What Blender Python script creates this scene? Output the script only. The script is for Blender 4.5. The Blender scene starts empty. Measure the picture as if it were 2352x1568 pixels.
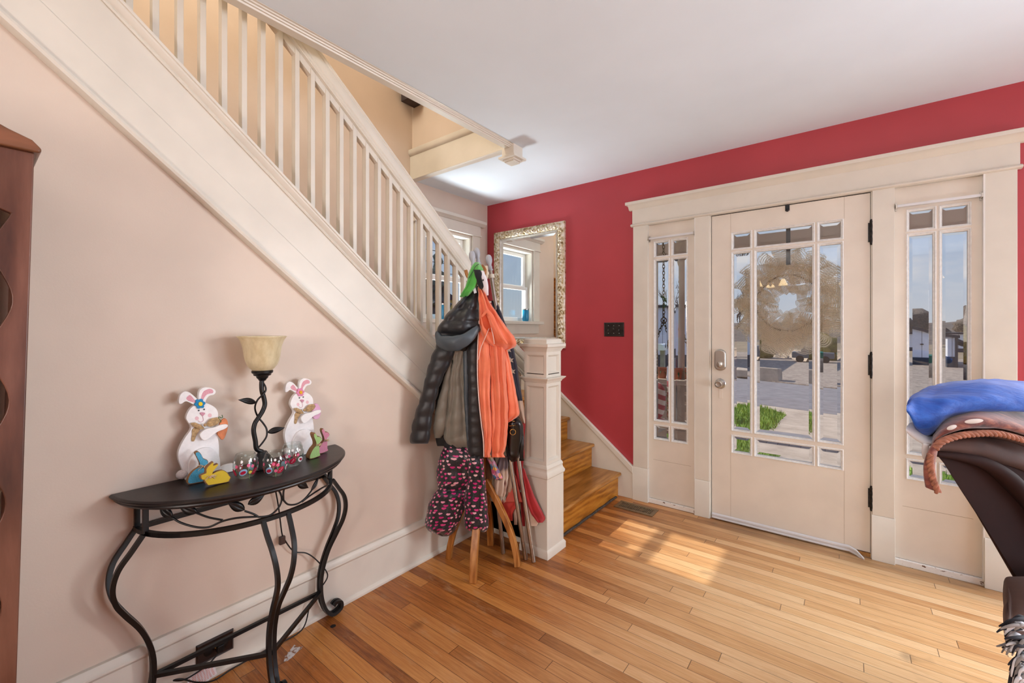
import bpy, bmesh, math, random
from mathutils import Vector, Matrix, noise
random.seed(7)
S = bpy.context.scene
COL = S.collection
PI = math.pi

# ------------------------------------------------------------------ camera
YAW = math.atan2(770, 990)
cam_d = bpy.data.cameras.new('camera'); cam = bpy.data.objects.new('camera', cam_d); COL.objects.link(cam)
cam.location = (1.925, 0.0, 1.32); cam.rotation_euler = (PI/2, 0, YAW)
cam_d.sensor_width = 36; cam_d.lens = 36*990/2352; cam_d.shift_y = -28/2352; cam_d.clip_start = .02; cam_d.clip_end = 500
S.camera = cam
S.view_settings.view_transform = 'Standard'; S.view_settings.look = 'None'
S.view_settings.exposure = -0.22; S.view_settings.gamma = 1; S.view_settings.use_curve_mapping = False
S.cycles.use_denoising = True
S.cycles.sample_clamp_indirect = 6
S.cycles.max_bounces = 10; S.cycles.transparent_max_bounces = 16

# ------------------------------------------------------------------ world: sky with thin cloud
W = bpy.data.worlds.new('world'); S.world = W; W.use_nodes = True
nt = W.node_tree; nt.nodes.clear()
def wn(t): return nt.nodes.new(t)
out = wn('ShaderNodeOutputWorld'); bg = wn('ShaderNodeBackground')
tc = wn('ShaderNodeTexCoord'); sx = wn('ShaderNodeSeparateXYZ'); rs = wn('ShaderNodeValToRGB')
e = rs.color_ramp.elements; e[0].position = .0; e[0].color = (.70, .74, .80, 1); e[1].position = .42; e[1].color = (.22, .42, .86, 1)
q = e.new(.10); q.color = (.56, .67, .84, 1)
mp = wn('ShaderNodeMapping'); mp.inputs['Scale'].default_value = (2.0, 2.0, 9)
nz = wn('ShaderNodeTexNoise'); nz.inputs['Scale'].default_value = 1.7; nz.inputs['Detail'].default_value = 6
rp = wn('ShaderNodeValToRGB'); rp.color_ramp.elements[0].position = .50; rp.color_ramp.elements[1].position = .72
mx = wn('ShaderNodeMix'); mx.data_type = 'RGBA'; mx.inputs[7].default_value = (.92, .90, .90, 1)
L = nt.links.new
L(tc.outputs['Generated'], sx.inputs[0]); L(sx.outputs[2], rs.inputs[0]); L(rs.outputs[0], mx.inputs[6])
L(tc.outputs['Generated'], mp.inputs[0]); L(mp.outputs[0], nz.inputs['Vector']); L(nz.outputs[0], rp.inputs[0])
L(rp.outputs[0], mx.inputs[0]); L(mx.outputs[2], bg.inputs[0]); L(bg.outputs[0], out.inputs[0])
bg.inputs[1].default_value = 0.85

# ------------------------------------------------------------------ lights
def lamp(name, typ, loc, direction, energy, color, size=None, sy=None, angle=None):
    d = bpy.data.lights.new(name, typ); o = bpy.data.objects.new(name, d); COL.objects.link(o)
    o.location = loc; o.rotation_euler = Vector(direction).to_track_quat('-Z', 'Y').to_euler()
    d.energy = energy; d.color = color
    if typ == 'AREA':
        d.shape = 'RECTANGLE'; d.size = size; d.size_y = sy or size
    if typ == 'SUN': d.angle = angle
    return o
lamp('sun', 'SUN', (-20, 0, 20), (1, -.05, -.90), 5.0, (1, .95, .87), angle=math.radians(.7))
for nm_, loc_, dir_, en_, co_, sx_, sy_, sp_ in (
        ('front_window_daylight', (3.95, 3.16, 1.45), (-.8, -1, -.60), 92, (.90, .96, 1), 1.4, 1.3, 140),
        ('right_window_daylight', (5.1, 2.0, .9), (-1, -.1, .2), 58, (.76, .89, 1), 1.6, .8, 165),
        ('back_fill', (2.28, -3.05, 1.75), (-.12, 1, .70), 122, (1, .90, .84), .62, 1.5, 170),  # added fill behind the camera, brightens ceiling and door wall
        ('stair_sill_fill', (-1.35, 2.72, 1.2), (1, -.22, .5), 72, (.94, .98, 1), .6, .5, 170)):  # added fill outside the glass, unseen below the sill, brightens the alcove
    lamp(nm_, 'AREA', loc_, dir_, en_, co_, sx_, sy_).data.spread = math.radians(sp_)
lamp('upstairs_lamp', 'AREA', (-.35, .2, 4.6), (0, .25, -1), 58, (1, .92, .74), .9, 1.6)

# ------------------------------------------------------------------ pixel -> point on a real plane (photo calibration)
FX, FY = -math.sin(YAW), math.cos(YAW); RX, RY = math.cos(YAW), math.sin(YAW)
def ray(px, py):
    u = (px-1176)/990; v = (756-py)/990
    return Vector((FX+u*RX, FY+u*RY, v))
CAM = Vector((1.925, 0, 1.32))
def on_x(px, py, x): d = ray(px, py); return CAM + d*((x-1.925)/d.x)
def on_y(px, py, y): d = ray(px, py); return CAM + d*(y/d.y)
def at(px, py, t): return CAM + ray(px, py)*t

# ------------------------------------------------------------------ mesh builder
def wl(o):
    v = Vector((0, 0, 0))
    while o: v += o.location; o = o.parent
    return v
class MB:
    def __init__(s): s.v = []; s.f = []; s.uv = None; s.mi = []
    def add(s, vs, fs, m=0):
        b = len(s.v); s.v += [tuple(p) for p in vs]; s.f += [tuple(i+b for i in f) for f in fs]; s.mi += [m]*len(fs); return b
    def box(s, x0, x1, y0, y1, z0, z1, m=0):
        vs = [(x, y, z) for z in (z0, z1) for y in (y0, y1) for x in (x0, x1)]
        s.add(vs, [(0,2,3,1),(4,5,7,6),(0,1,5,4),(2,6,7,3),(0,4,6,2),(1,3,7,5)], m); return s
    def prism(s, poly, fn, w0, w1, m=0):
        n = len(poly); vs = [fn(a, b, w0) for a, b in poly]+[fn(a, b, w1) for a, b in poly]
        fs = [tuple(range(n)), tuple(range(2*n-1, n-1, -1))]+[(i, i+n, (i+1) % n+n, (i+1) % n) for i in range(n)]
        s.add(vs, fs, m); return s
    def tube(s, pts, r, n=8, closed=False, m=0, ref=None, asp=1.0):
        pts = [Vector(p) for p in pts]; N = len(pts)
        R = r if isinstance(r, (list, tuple)) else [r]*N
        t0 = (pts[1]-pts[0]).normalized()
        a = Vector(ref) if ref else (Vector((0, 0, 1)) if abs(t0.z) < .9 else Vector((1, 0, 0)))
        a = (a-t0*a.dot(t0)).normalized(); vs = []
        for i, p in enumerate(pts):
            if closed: t = pts[(i+1) % N]-pts[i-1]
            else: t = pts[min(i+1, N-1)]-pts[max(i-1, 0)]
            t = t.normalized() if t.length > 1e-9 else t0
            a = a-t*a.dot(t)
            a = a.normalized() if a.length > 1e-6 else t.orthogonal().normalized()
            b = t.cross(a)
            for k in range(n):
                q = 2*PI*(k+.5)/n
                vs.append(p+(a*math.cos(q)+b*math.sin(q)*asp)*R[i])
        fs = []
        for i in range(N if closed else N-1):
            j = (i+1) % N
            for k in range(n):
                l = (k+1) % n; fs.append((i*n+k, i*n+l, j*n+l, j*n+k))
        if not closed: fs += [tuple(range(n-1, -1, -1)), tuple((N-1)*n+k for k in range(n))]
        s.add(vs, fs, m); return s
    def lathe(s, c, prof, n=24, m=0, axis=None, caps=True):
        vs = []; q = Vector((0, 0, 1)).rotation_difference(Vector(axis).normalized()) if axis else None
        for r, z in prof:
            for k in range(n):
                p = Vector((r*math.cos(2*PI*k/n), r*math.sin(2*PI*k/n), z))
                if q: p = q @ p
                vs.append(p+Vector(c))
        fs = [(i*n+k, i*n+(k+1) % n, (i+1)*n+(k+1) % n, (i+1)*n+k) for i in range(len(prof)-1) for k in range(n)]
        if caps: fs += [tuple(range(n-1, -1, -1)), tuple((len(prof)-1)*n+k for k in range(n))]
        s.add(vs, fs, m); return s
    def sq(s, cx, cy, prof, m=0):            # square section swept up: half width, z
        vs = []
        for h, z in prof: vs += [(cx-h, cy-h, z), (cx+h, cy-h, z), (cx+h, cy+h, z), (cx-h, cy+h, z)]
        n = len(prof)
        fs = [(i*4+k, i*4+(k+1) % 4, i*4+4+(k+1) % 4, i*4+4+k) for i in range(n-1) for k in range(4)]
        fs += [(3, 2, 1, 0), tuple(n*4-4+k for k in range(4))]
        s.add(vs, fs, m); return s
    def ball(s, c, rx, ry=None, rz=None, n=12, m=0):
        ry = ry or rx; rz = rz or rx; h = n//2+1; vs = []
        for i in range(h):
            p = PI*(i+.02)/(h-1+.04)
            for k in range(n): vs.append((c[0]+rx*math.sin(p)*math.cos(2*PI*k/n), c[1]+ry*math.sin(p)*math.sin(2*PI*k/n), c[2]-rz*math.cos(p)))
        fs = [(i*n+k, i*n+(k+1) % n, (i+1)*n+(k+1) % n, (i+1)*n+k) for i in range(h-1) for k in range(n)]
        fs += [tuple(range(n-1, -1, -1)), tuple((h-1)*n+k for k in range(n))]
        s.add(vs, fs, m); return s
    def grid(s, rows, closed=False, m=0, caps=False, uvs=None):
        nr, nc = len(rows), len(rows[0]); vs = [p for r in rows for p in r]
        fs = [(i*nc+k, i*nc+(k+1) % nc, (i+1)*nc+(k+1) % nc, (i+1)*nc+k) for i in range(nr-1) for k in range(nc if closed else nc-1)]
        if caps: fs += [tuple(range(nc-1, -1, -1)), tuple((nr-1)*nc+k for k in range(nc))]
        b = s.add(vs, fs, m)
        if uvs:
            if s.uv is None: s.uv = {}
            for i, u in enumerate(u for r in uvs for u in r): s.uv[b+i] = u
        return s
    def build(s, name, mat, parent=None, smooth=False, bevel=0, seg=2, sub=0, angle=None, solid=0):
        if parent: org = wl(parent)
        else:
            xs = [p[0] for p in s.v]; ys = [p[1] for p in s.v]; zs = [p[2] for p in s.v]
            org = Vector(((min(xs)+max(xs))/2, (min(ys)+max(ys))/2, min(zs)))
        me = bpy.data.meshes.new(name); me.from_pydata([tuple(Vector(p)-org) for p in s.v], [], s.f)
        for mm in (mat if isinstance(mat, (list, tuple)) else [mat]): me.materials.append(mm)
        for p, i in zip(me.polygons, s.mi): p.material_index = i
        if s.uv:
            ul = me.uv_layers.new(name='UVMap')
            for lp in me.loops: ul.data[lp.index].uv = s.uv.get(lp.vertex_index, (0, 0))
        bm = bmesh.new(); bm.from_mesh(me); bmesh.ops.recalc_face_normals(bm, faces=bm.faces[:]); bm.to_mesh(me); bm.free()
        o = bpy.data.objects.new(name, me); COL.objects.link(o)
        if parent: o.parent = parent
        else: o.location = org
        if smooth or bevel:
            for p in me.polygons: p.use_smooth = True
            if not (smooth and angle is None):
                me.set_sharp_from_angle(angle=math.radians(angle or 40))
        if solid:
            md = o.modifiers.new('solid', 'SOLIDIFY'); md.thickness = solid
        if bevel:
            md = o.modifiers.new('bevel', 'BEVEL'); md.width = bevel; md.segments = seg; md.limit_method = 'ANGLE'; md.angle_limit = math.radians(38); md.harden_normals = True
        if sub:
            md = o.modifiers.new('sub', 'SUBSURF'); md.levels = sub; md.render_levels = sub
        return o
def thing(name, label, cat, loc=(0, 0, 0), group=None, kind=None):
    o = bpy.data.objects.new(name, None); COL.objects.link(o); o.location = loc; o.empty_display_size = .05
    return tag(o, label, cat, group, kind)
def tag(o, label, cat, group=None, kind=None):
    o['label'] = label; o['category'] = cat
    if group: o['group'] = group
    if kind: o['kind'] = kind
    return o
def struct(o, label=None):
    o['kind'] = 'structure'
    if label: o['label'] = label
    return o
def copy_tree(o, parent=None):
    c = o.copy(); COL.objects.link(c)
    if parent: c.parent = parent
    for ch in list(o.children): copy_tree(ch, c)
    return c
def spl(pts, n=8, closed=False):
    P = [Vector(p) for p in pts]; N = len(P); o = []
    rng = N if closed else N-1
    for i in range(rng):
        if closed: a, b, c, d = P[i-1], P[i], P[(i+1) % N], P[(i+2) % N]
        else: a, b, c, d = P[max(i-1, 0)], P[i], P[i+1], P[min(i+2, N-1)]
        for k in range(n):
            t = k/n
            o.append(.5*((2*b)+(c-a)*t+(2*a-5*b+4*c-d)*t*t+(3*b-a-3*c+d)*t**3))
    if not closed: o.append(P[-1])
    return o
def lerp(a, b, t): return a+(b-a)*t
def interp_rows(rows, n):
    """rows: tuples of numbers, first one is the parameter; smooth resampling"""
    v = spl([Vector(r[1:4]) if len(r) >= 4 else Vector((r[1], r[2], 0)) for r in rows], n)
    p = spl([Vector((r[0], 0, 0)) for r in rows], n)
    return [(a.x, b.x, b.y, b.z) for a, b in zip(p, v)]

# ------------------------------------------------------------------ materials
def rgb(h):
    h = h.lstrip('#'); o = []
    for i in (0, 2, 4):
        c = int(h[i:i+2], 16)/255; o.append(c/12.92 if c <= .04045 else ((c+.055)/1.055)**2.4)
    return (*o, 1)
MATS = {}
class NB:
    def __init__(s, name):
        s.m = bpy.data.materials.new(name); s.m.use_nodes = True; s.t = s.m.node_tree
        s.b = s.t.nodes['Principled BSDF']; s.o = s.t.nodes['Material Output']
    def n(s, t, **k):
        x = s.t.nodes.new(t)
        for a, v in k.items():
            if a in ('operation', 'data_type', 'blend_type', 'noise_dimensions', 'voronoi_dimensions', 'feature', 'wave_type', 'bands_direction', 'distance', 'rings_direction', 'wave_profile', 'interpolation_type', 'clamp'): setattr(x, a, v)
            else: x.inputs[a.replace('_', ' ')].default_value = v
        return x
    def l(s, a, b): s.t.links.new(a, b)
    def math(s, op, a, b=None, c=None):
        x = s.t.nodes.new('ShaderNodeMath'); x.operation = op
        for i, v in enumerate((a, b, c)):
            if v is None: continue
            if isinstance(v, (int, float)): x.inputs[i].default_value = v
            else: s.l(v, x.inputs[i])
        return x.outputs[0]
    def mix(s, f, a, b, blend='MIX'):
        x = s.t.nodes.new('ShaderNodeMix'); x.data_type = 'RGBA'; x.blend_type = blend
        for i, v in ((0, f), (6, a), (7, b)):
            if isinstance(v, (int, float, tuple)): x.inputs[i].default_value = v
            else: s.l(v, x.inputs[i])
        return x.outputs[2]
    def coord(s, k='Object', scale=None):
        c = s.t.nodes.new('ShaderNodeTexCoord').outputs[k]
        if scale:
            m = s.t.nodes.new('ShaderNodeMapping'); m.inputs['Scale'].default_value = scale; s.l(c, m.inputs[0]); return m.outputs[0]
        return c
    def noise(s, v, sc, det=3, rough=.5):
        x = s.n('ShaderNodeTexNoise', Scale=sc, Detail=det, Roughness=rough); s.l(v, x.inputs['Vector']); return x.outputs[0]
    def ramp(s, f, stops):
        x = s.t.nodes.new('ShaderNodeValToRGB'); e = x.color_ramp.elements
        while len(e) < len(stops): e.new(.5)
        for el, (p, c) in zip(e, stops): el.position = p; el.color = c
        s.l(f, x.inputs[0]); return x.outputs[0]
    def bump(s, h, st=.2, d=.002):
        x = s.n('ShaderNodeBump', Strength=st, Distance=d); s.l(h, x.inputs['Height']); s.l(x.outputs[0], s.b.inputs['Normal'])
    def col(s, c):
        if isinstance(c, tuple): s.b.inputs['Base Color'].default_value = c
        else: s.l(c, s.b.inputs['Base Color'])
def mat(name, hx, rough=.5, metal=0, var=.06, vs=6, bs=0, bst=.15, bd=.002, sheen=0, spec=.5, coat=0):
    if name in MATS: return MATS[name]
    k = NB(name); c = rgb(hx)
    v = k.coord()
    if var:
        nz = k.noise(v, vs, 4)
        d = tuple(x*(1-var*1.6) for x in c[:3])+(1,); l = tuple(min(1, x*(1+var)) for x in c[:3])+(1,)
        k.col(k.ramp(nz, [(.3, d), (.7, l)]))
    else: k.col(c)
    k.b.inputs['Roughness'].default_value = rough; k.b.inputs['Metallic'].default_value = metal
    k.b.inputs['Specular IOR Level'].default_value = spec
    if sheen: k.b.inputs['Sheen Weight'].default_value = sheen
    if coat: k.b.inputs['Coat Weight'].default_value = coat
    if bs: k.bump(k.noise(v, bs, 3), bst, bd)
    MATS[name] = k.m; return k.m
def wood(name, c1, c2, axis='x', sc=6, rough=.4, dark=None, stretch=9):
    if name in MATS: return MATS[name]
    k = NB(name); s = {'x': (1, stretch, stretch), 'y': (stretch, 1, stretch), 'z': (stretch, stretch, 1)}[axis]
    v = k.coord('Object', s); nz = k.noise(v, sc*.5, 5, .6)
    w = k.n('ShaderNodeTexWave', wave_type='RINGS', rings_direction='Y' if axis != 'y' else 'X', Scale=sc*.12, Distortion=9, Detail=3, Detail_Scale=1.2); k.l(v, w.inputs['Vector'])
    f = k.math('ADD', k.math('MULTIPLY', nz, .82), k.math('MULTIPLY', w.outputs[1], .18))
    k.col(k.ramp(f, [(.25, rgb(dark or c2)), (.45, rgb(c2)), (.7, rgb(c1))]))
    k.b.inputs['Roughness'].default_value = rough; k.bump(f, .12, .001)
    MATS[name] = k.m; return k.m

M_wall = mat('peach_wall_paint', '#DAC9BA', .55, var=.035, vs=3, bs=190, bst=.12, bd=.0015)
M_red = mat('red_wall_paint', '#B33E48', .42, var=.05, vs=2.5, bs=140, bst=.08, bd=.0015)
M_ceil = mat('ceiling_white_paint', '#E4EFFA', .8, var=.025, vs=1.8, bs=30, bst=.05, bd=.002)
M_cream = mat('cream_trim_paint', '#DED8CD', .38, var=.03, vs=7, bs=60, bst=.05, bd=.001)
M_door = mat('cream_door_paint', '#E3DACE', .40, var=.035, vs=6, bs=50, bst=.05, bd=.001)
M_whitebead = mat('white_putty_paint', '#EDEDEC', .4, var=.05, vs=60)
M_white = mat('white_paint', '#ECEBE8', .5, var=.03)
M_dark = mat('dark_gap', '#1B1512', .8, var=.1)
M_blackmetal = mat('black_iron', '#101012', .38, .2, var=.1, vs=30, bs=80, bst=.08)
M_steel = mat('satin_nickel', '#B9B7B3', .28, 1, var=.05)
M_bronze = mat('dark_bronze', '#3B3534', .38, .7, var=.25, vs=30)
M_hinge = mat('painted_over_hinge', '#2A2725', .45, .6, var=.5, vs=70)
M_alu = mat('aluminium_tube', '#B8B3AC', .3, 1, var=.08, vs=20)
M_rodwhite = mat('white_metal_rod', '#DADADD', .4, .1, var=.03)

def glass(name='clear_glass', tint=(1, 1, 1, 1), rough=0, ior=1.5):
    if name in MATS: return MATS[name]
    k = NB(name); k.b.inputs['Base Color'].default_value = tint; k.b.inputs['Roughness'].default_value = rough
    k.b.inputs['Transmission Weight'].default_value = 1; k.b.inputs['IOR'].default_value = ior
    MATS[name] = k.m; return k.m
def thin_glass(name='thin_glass', tint=(.97, .985, .98, 1)):
    if name in MATS: return MATS[name]
    k = NB(name); t = k.n('ShaderNodeBsdfTransparent'); t.inputs[0].default_value = tint
    g = k.n('ShaderNodeBsdfGlossy', Roughness=.0); lw = k.t.nodes.new('ShaderNodeLayerWeight')
    fr = k.math('ADD', .04, k.math('MULTIPLY', k.math('POWER', lw.outputs['Facing'], 5.0), .8))
    mx = k.t.nodes.new('ShaderNodeMixShader'); k.l(fr, mx.inputs[0]); k.l(t.outputs[0], mx.inputs[1]); k.l(g.outputs[0], mx.inputs[2])
    k.l(mx.outputs[0], k.o.inputs[0]); k.t.nodes.remove(k.b); MATS[name] = k.m; return k.m
M_glass = glass(); M_thin = thin_glass()

def floor_mat():
    k = NB('oak_strip_floor'); v = k.coord()
    sp = k.t.nodes.new('ShaderNodeSeparateXYZ'); k.l(v, sp.inputs[0]); x, y = sp.outputs[0], sp.outputs[1]
    ry = k.math('DIVIDE', y, .0572); row = k.math('FLOOR', ry); fy = k.math('FRACT', ry)
    wn1 = k.n('ShaderNodeTexWhiteNoise', noise_dimensions='1D'); k.l(row, wn1.inputs['W'])
    xo = k.math('ADD', k.math('DIVIDE', x, 1.25), k.math('MULTIPLY', wn1.outputs[0], 7.0)); pc = k.math('FLOOR', xo); fx = k.math('FRACT', xo)
    cv = k.t.nodes.new('ShaderNodeCombineXYZ'); k.l(row, cv.inputs[0]); k.l(pc, cv.inputs[1])
    wn2 = k.n('ShaderNodeTexWhiteNoise', noise_dimensions='2D'); k.l(cv.outputs[0], wn2.inputs['Vector']); r = wn2.outputs[0]
    # grain
    mp = k.t.nodes.new('ShaderNodeMapping'); mp.inputs['Scale'].default_value = (2.2, 38, 1); k.l(v, mp.inputs[0])
    off = k.t.nodes.new('ShaderNodeVectorMath'); off.operation = 'ADD'; k.l(mp.outputs[0], off.inputs[0])
    ov = k.t.nodes.new('ShaderNodeCombineXYZ'); k.l(k.math('MULTIPLY', r, 40), ov.inputs[0]); k.l(ov.outputs[0], off.inputs[1])
    g = k.noise(off.outputs[0], 3.2, 6, .62)
    mp2 = k.t.nodes.new('ShaderNodeMapping'); mp2.inputs['Scale'].default_value = (5, 170, 1); k.l(v, mp2.inputs[0]); g2 = k.noise(mp2.outputs[0], 2, 3, .6)
    t = k.math('ADD', k.math('MULTIPLY', g, .55), k.math('ADD', k.math('MULTIPLY', r, .34), k.math('MULTIPLY', g2, .16)))
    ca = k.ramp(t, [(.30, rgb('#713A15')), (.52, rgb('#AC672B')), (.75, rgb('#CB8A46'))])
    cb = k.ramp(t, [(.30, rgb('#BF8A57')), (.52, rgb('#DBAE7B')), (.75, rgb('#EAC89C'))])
    # wear and painted daylight: paler toward the door, old varnish darker in stair shade
    wear_light = k.math('ADD', k.math('MULTIPLY', x, .8), k.math('MULTIPLY', k.noise(v, 1.3, 4), .9))
    wr = k.n('ShaderNodeMapRange', interpolation_type='SMOOTHSTEP'); k.l(wear_light, wr.inputs[0]); wr.inputs[1].default_value = -.95; wr.inputs[2].default_value = .15
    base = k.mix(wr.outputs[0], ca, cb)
    # scuffed dull patches
    sc = k.noise(k.coord('Object', (3, 7, 1)), 2.6, 6, .65); scm = k.ramp(sc, [(.56, (0, 0, 0, 1)), (.72, (.45, .45, .45, 1))])
    base = k.mix(scm, base, rgb('#C29A72'))
    st = k.noise(v, 5, 2); stm = k.ramp(st, [(.70, (0, 0, 0, 1)), (.80, (.55, .55, .55, 1))]); base = k.mix(stm, base, rgb('#4A2712'))
    # ground-in dirt along the door sill
    nd = k.noise(k.coord('Object', (2, 5, 1)), 2.2, 4); dy_ = k.n('ShaderNodeMapRange'); k.l(y, dy_.inputs[0]); dy_.inputs[1].default_value = 2.98; dy_.inputs[2].default_value = 3.16
    dx_ = k.n('ShaderNodeMapRange'); k.l(x, dx_.inputs[0]); dx_.inputs[1].default_value = -1.25; dx_.inputs[2].default_value = -.75
    dm = k.math('MULTIPLY', k.math('MULTIPLY', dy_.outputs[0], dx_.outputs[0]), k.math('MULTIPLY', nd, .9)); base = k.mix(dm, base, rgb('#3E2E22'))
    gap = k.math('MAXIMUM', k.math('LESS_THAN', fy, .035), k.math('LESS_THAN', fx, .0022))
    gapf = k.math('MULTIPLY', gap, .75)
    k.col(k.mix(gapf, base, rgb('#2A1508')))
    ro = k.math('ADD', .26, k.math('MULTIPLY', sc, .28)); k.l(ro, k.b.inputs['Roughness'])
    h = k.math('SUBTRACT', k.math('MULTIPLY', g, .25), gap); k.bump(h, .25, .0015)
    return k.m
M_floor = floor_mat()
M_oak = wood('varnished_oak_tread', '#C08B4C', '#9A6428', 'y', 7, .3, '#6D4216')
M_riser = wood('orange_oak_riser', '#C98A34', '#A9681C', 'y', 9, .4, '#6E3D0C', 7)
M_bentwood = wood('bentwood_oak', '#C58A4C', '#A5672B', 'z', 8, .35, '#7A4618')
M_hutch = wood('dark_stained_pine', '#7A5040', '#5A3527', 'z', 5, .36, '#3A2018', 6)
# ================================================================== ROOM SHELL
YF = 3.245                      # inner face of the front wall
CEIL = 2.55
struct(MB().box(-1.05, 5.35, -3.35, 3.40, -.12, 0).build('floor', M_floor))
c = MB(); c.box(.13, 5.35, -3.35, 3.40, CEIL, 2.80).box(-1.05, .13, 2.302, 3.40, CEIL, 2.78).box(-.10, .13, -3.35, -.85, CEIL, 2.80)
struct(c.build('ceiling', M_ceil))
w = MB()
w.prism([(-3.35, 0), (2.158, 0), (2.158, .85), (2.06, .92), (-.85, 3.34), (-3.35, 3.34)], lambda a, b, t: (t, a, b), -.10, 0)
struct(w.build('wall_left', M_wall))
w = MB(); w.box(-1.05, .64, YF, 3.39, 0, CEIL).box(.64, 2.56, YF, 3.39, 2.16, CEIL).box(2.56, 3.15, YF, 3.39, 0, CEIL)
w.box(3.15, 4.75, YF, 3.39, 0, .75).box(3.15, 4.75, YF, 3.39, 2.15, CEIL).box(4.75, 5.35, YF, 3.39, 0, CEIL)
struct(w.build('wall_front', M_red))
WX = -.91                       # outer wall of the stairwell
w = MB(); w.box(WX-.14, WX, -3.35, 2.43, 0, 5).box(WX-.14, WX, 3.01, 3.39, 0, 5).box(WX-.14, WX, 2.43, 3.01, 0, 1.41).box(WX-.14, WX, 2.43, 3.01, 2.20, 5)
struct(w.build('wall_stairwell', M_wall))
w = MB(); w.box(-.91, 2.0, 2.302, 2.42, 2.78, 5).box(.13, .25, -3.35, 2.302, 2.80, 5)
struct(w.build('wall_upstairs', M_wall))
struct(MB().box(-1.05, 2.0, -3.35, 2.42, 5, 5.1).build('ceiling_upstairs', M_ceil))
struct(MB().box(5.2, 5.35, -3.35, 3.39, 0, CEIL).build('wall_right', M_red))
struct(MB().box(-1.05, 5.35, -3.45, -3.2, 0, 5).build('wall_back', M_wall))

# baseboards
def base_prof(th=.02, top=.232):
    return [(0, 0), (th+.012, 0), (th+.012, .012), (th+.004, .022), (th, .024), (th, .192), (th+.004, .196), (th+.010, .203), (th+.010, .209), (th+.004, .214), (th+.001, .222), (th-.006, top), (0, top)]
b = MB(); b.prism(base_prof(), lambda a, z, t: (a, t, z), -3.2, 2.14)
struct(b.build('baseboard_left', M_cream, bevel=.001, seg=1))

# ------------------------------------------------------------------ stair opening trim in the ceiling
t = MB(); t.prism([(.106, CEIL), (.106, 2.533), (.150, 2.531), (.153, 2.538), (.160, 2.537), (.163, 2.543), (.171, 2.5425), (.174, 2.547), (.184, 2.547), (.184, CEIL)], lambda a, z, q: (a, q, z), -.85, 2.27)
t.box(.106, .130, -.85, 2.3, CEIL-.001, 2.82)
t.box(-.91, .13, 2.280, 2.302, CEIL, 2.785)
t.prism([(2.28, 2.735), (2.270, 2.742), (2.262, 2.755), (2.262, 2.785), (2.302, 2.785), (2.302, 2.735)], lambda a, z, q: (q, a, z), -.91, .13)
t.prism([(2.268, CEIL-.001), (2.268, 2.538), (2.290, 2.534), (2.335, 2.541), (2.335, CEIL-.001)], lambda a, z, q: (q, a, z), -.91, .11)
struct(t.build('trim_1', M_cream, bevel=.002, seg=1))
t = MB(); t.sq(.135, 2.305, [(.0, CEIL+.002), (.050, CEIL+.001), (.050, 2.482), (.068, 2.478), (.068, 2.464), (.046, 2.463), (.046, 2.452), (.037, 2.451), (.037, 2.442), (0, 2.441)])
struct(t.build('trim_2', M_cream, bevel=.0015, seg=1), 'stepped square drop post at the corner of the stair opening in the ceiling')

# ------------------------------------------------------------------ stairwell window (left outer wall)
wd = MB()
wd.box(WX, WX+.022, 2.318, 2.43, 1.41, 2.215).box(WX, WX+.022, 3.01, 3.113, 1.41, 2.215)
wd.box(WX, WX+.024, 2.310, 3.120, 2.225, 2.312)
wd.box(WX, WX+.034, 2.305, 3.126, 2.212, 2.227)
wd.prism([(WX, 2.310), (WX+.030, 2.312), (WX+.046, 2.330), (WX+.056, 2.336), (WX+.056, 2.364), (WX, 2.364)], lambda a, z, q: (a, q, z), 2.262, 3.172)
wd.box(WX-.06, WX+.060, 2.28, 3.15, 1.376, 1.408)
wd.box(WX, WX+.020, 2.33, 3.10, 1.27, 1.376)
wd.box(WX-.14, WX, 2.43, 2.45, 1.408, 2.2).box(WX-.14, WX, 2.99, 3.01, 1.408, 2.2).box(WX-.14, WX, 2.45, 2.99, 2.18, 2.2)
w1 = struct(wd.build('window_1', M_cream, bevel=.002, seg=1))
sa = MB()
for (z0, z1, xo) in ((1.408, 1.80, -.055), (1.77, 2.18, -.09)):
    x0 = WX+xo; sa.box(x0-.03, x0, 2.45, 2.49, z0, z1).box(x0-.03, x0, 2.95, 2.99, z0, z1).box(x0-.03, x0, 2.49, 2.95, z0, z0+.045).box(x0-.03, x0, 2.49, 2.95, z1-.04, z1)
s1 = sa.build('sash', M_white, w1, bevel=.003, seg=1)
MB().box(WX-.072, WX-.068, 2.485, 2.955, 1.45, 1.765).build('pane', M_thin, s1)
MB().box(WX-.107, WX-.103, 2.485, 2.955, 1.81, 2.145).build('pane', M_thin, s1)

# front-right window beyond the frame (lights the room)
wd = MB()
for x0, x1, z0, z1 in ((3.05, 3.15, .70, 2.2), (4.75, 4.85, .70, 2.2), (3.05, 4.85, 2.15, 2.28), (3.0, 4.9, .66, .75)): wd.box(x0, x1, YF-.022, YF, z0, z1)
struct(wd.build('window_2', M_cream))

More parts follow.
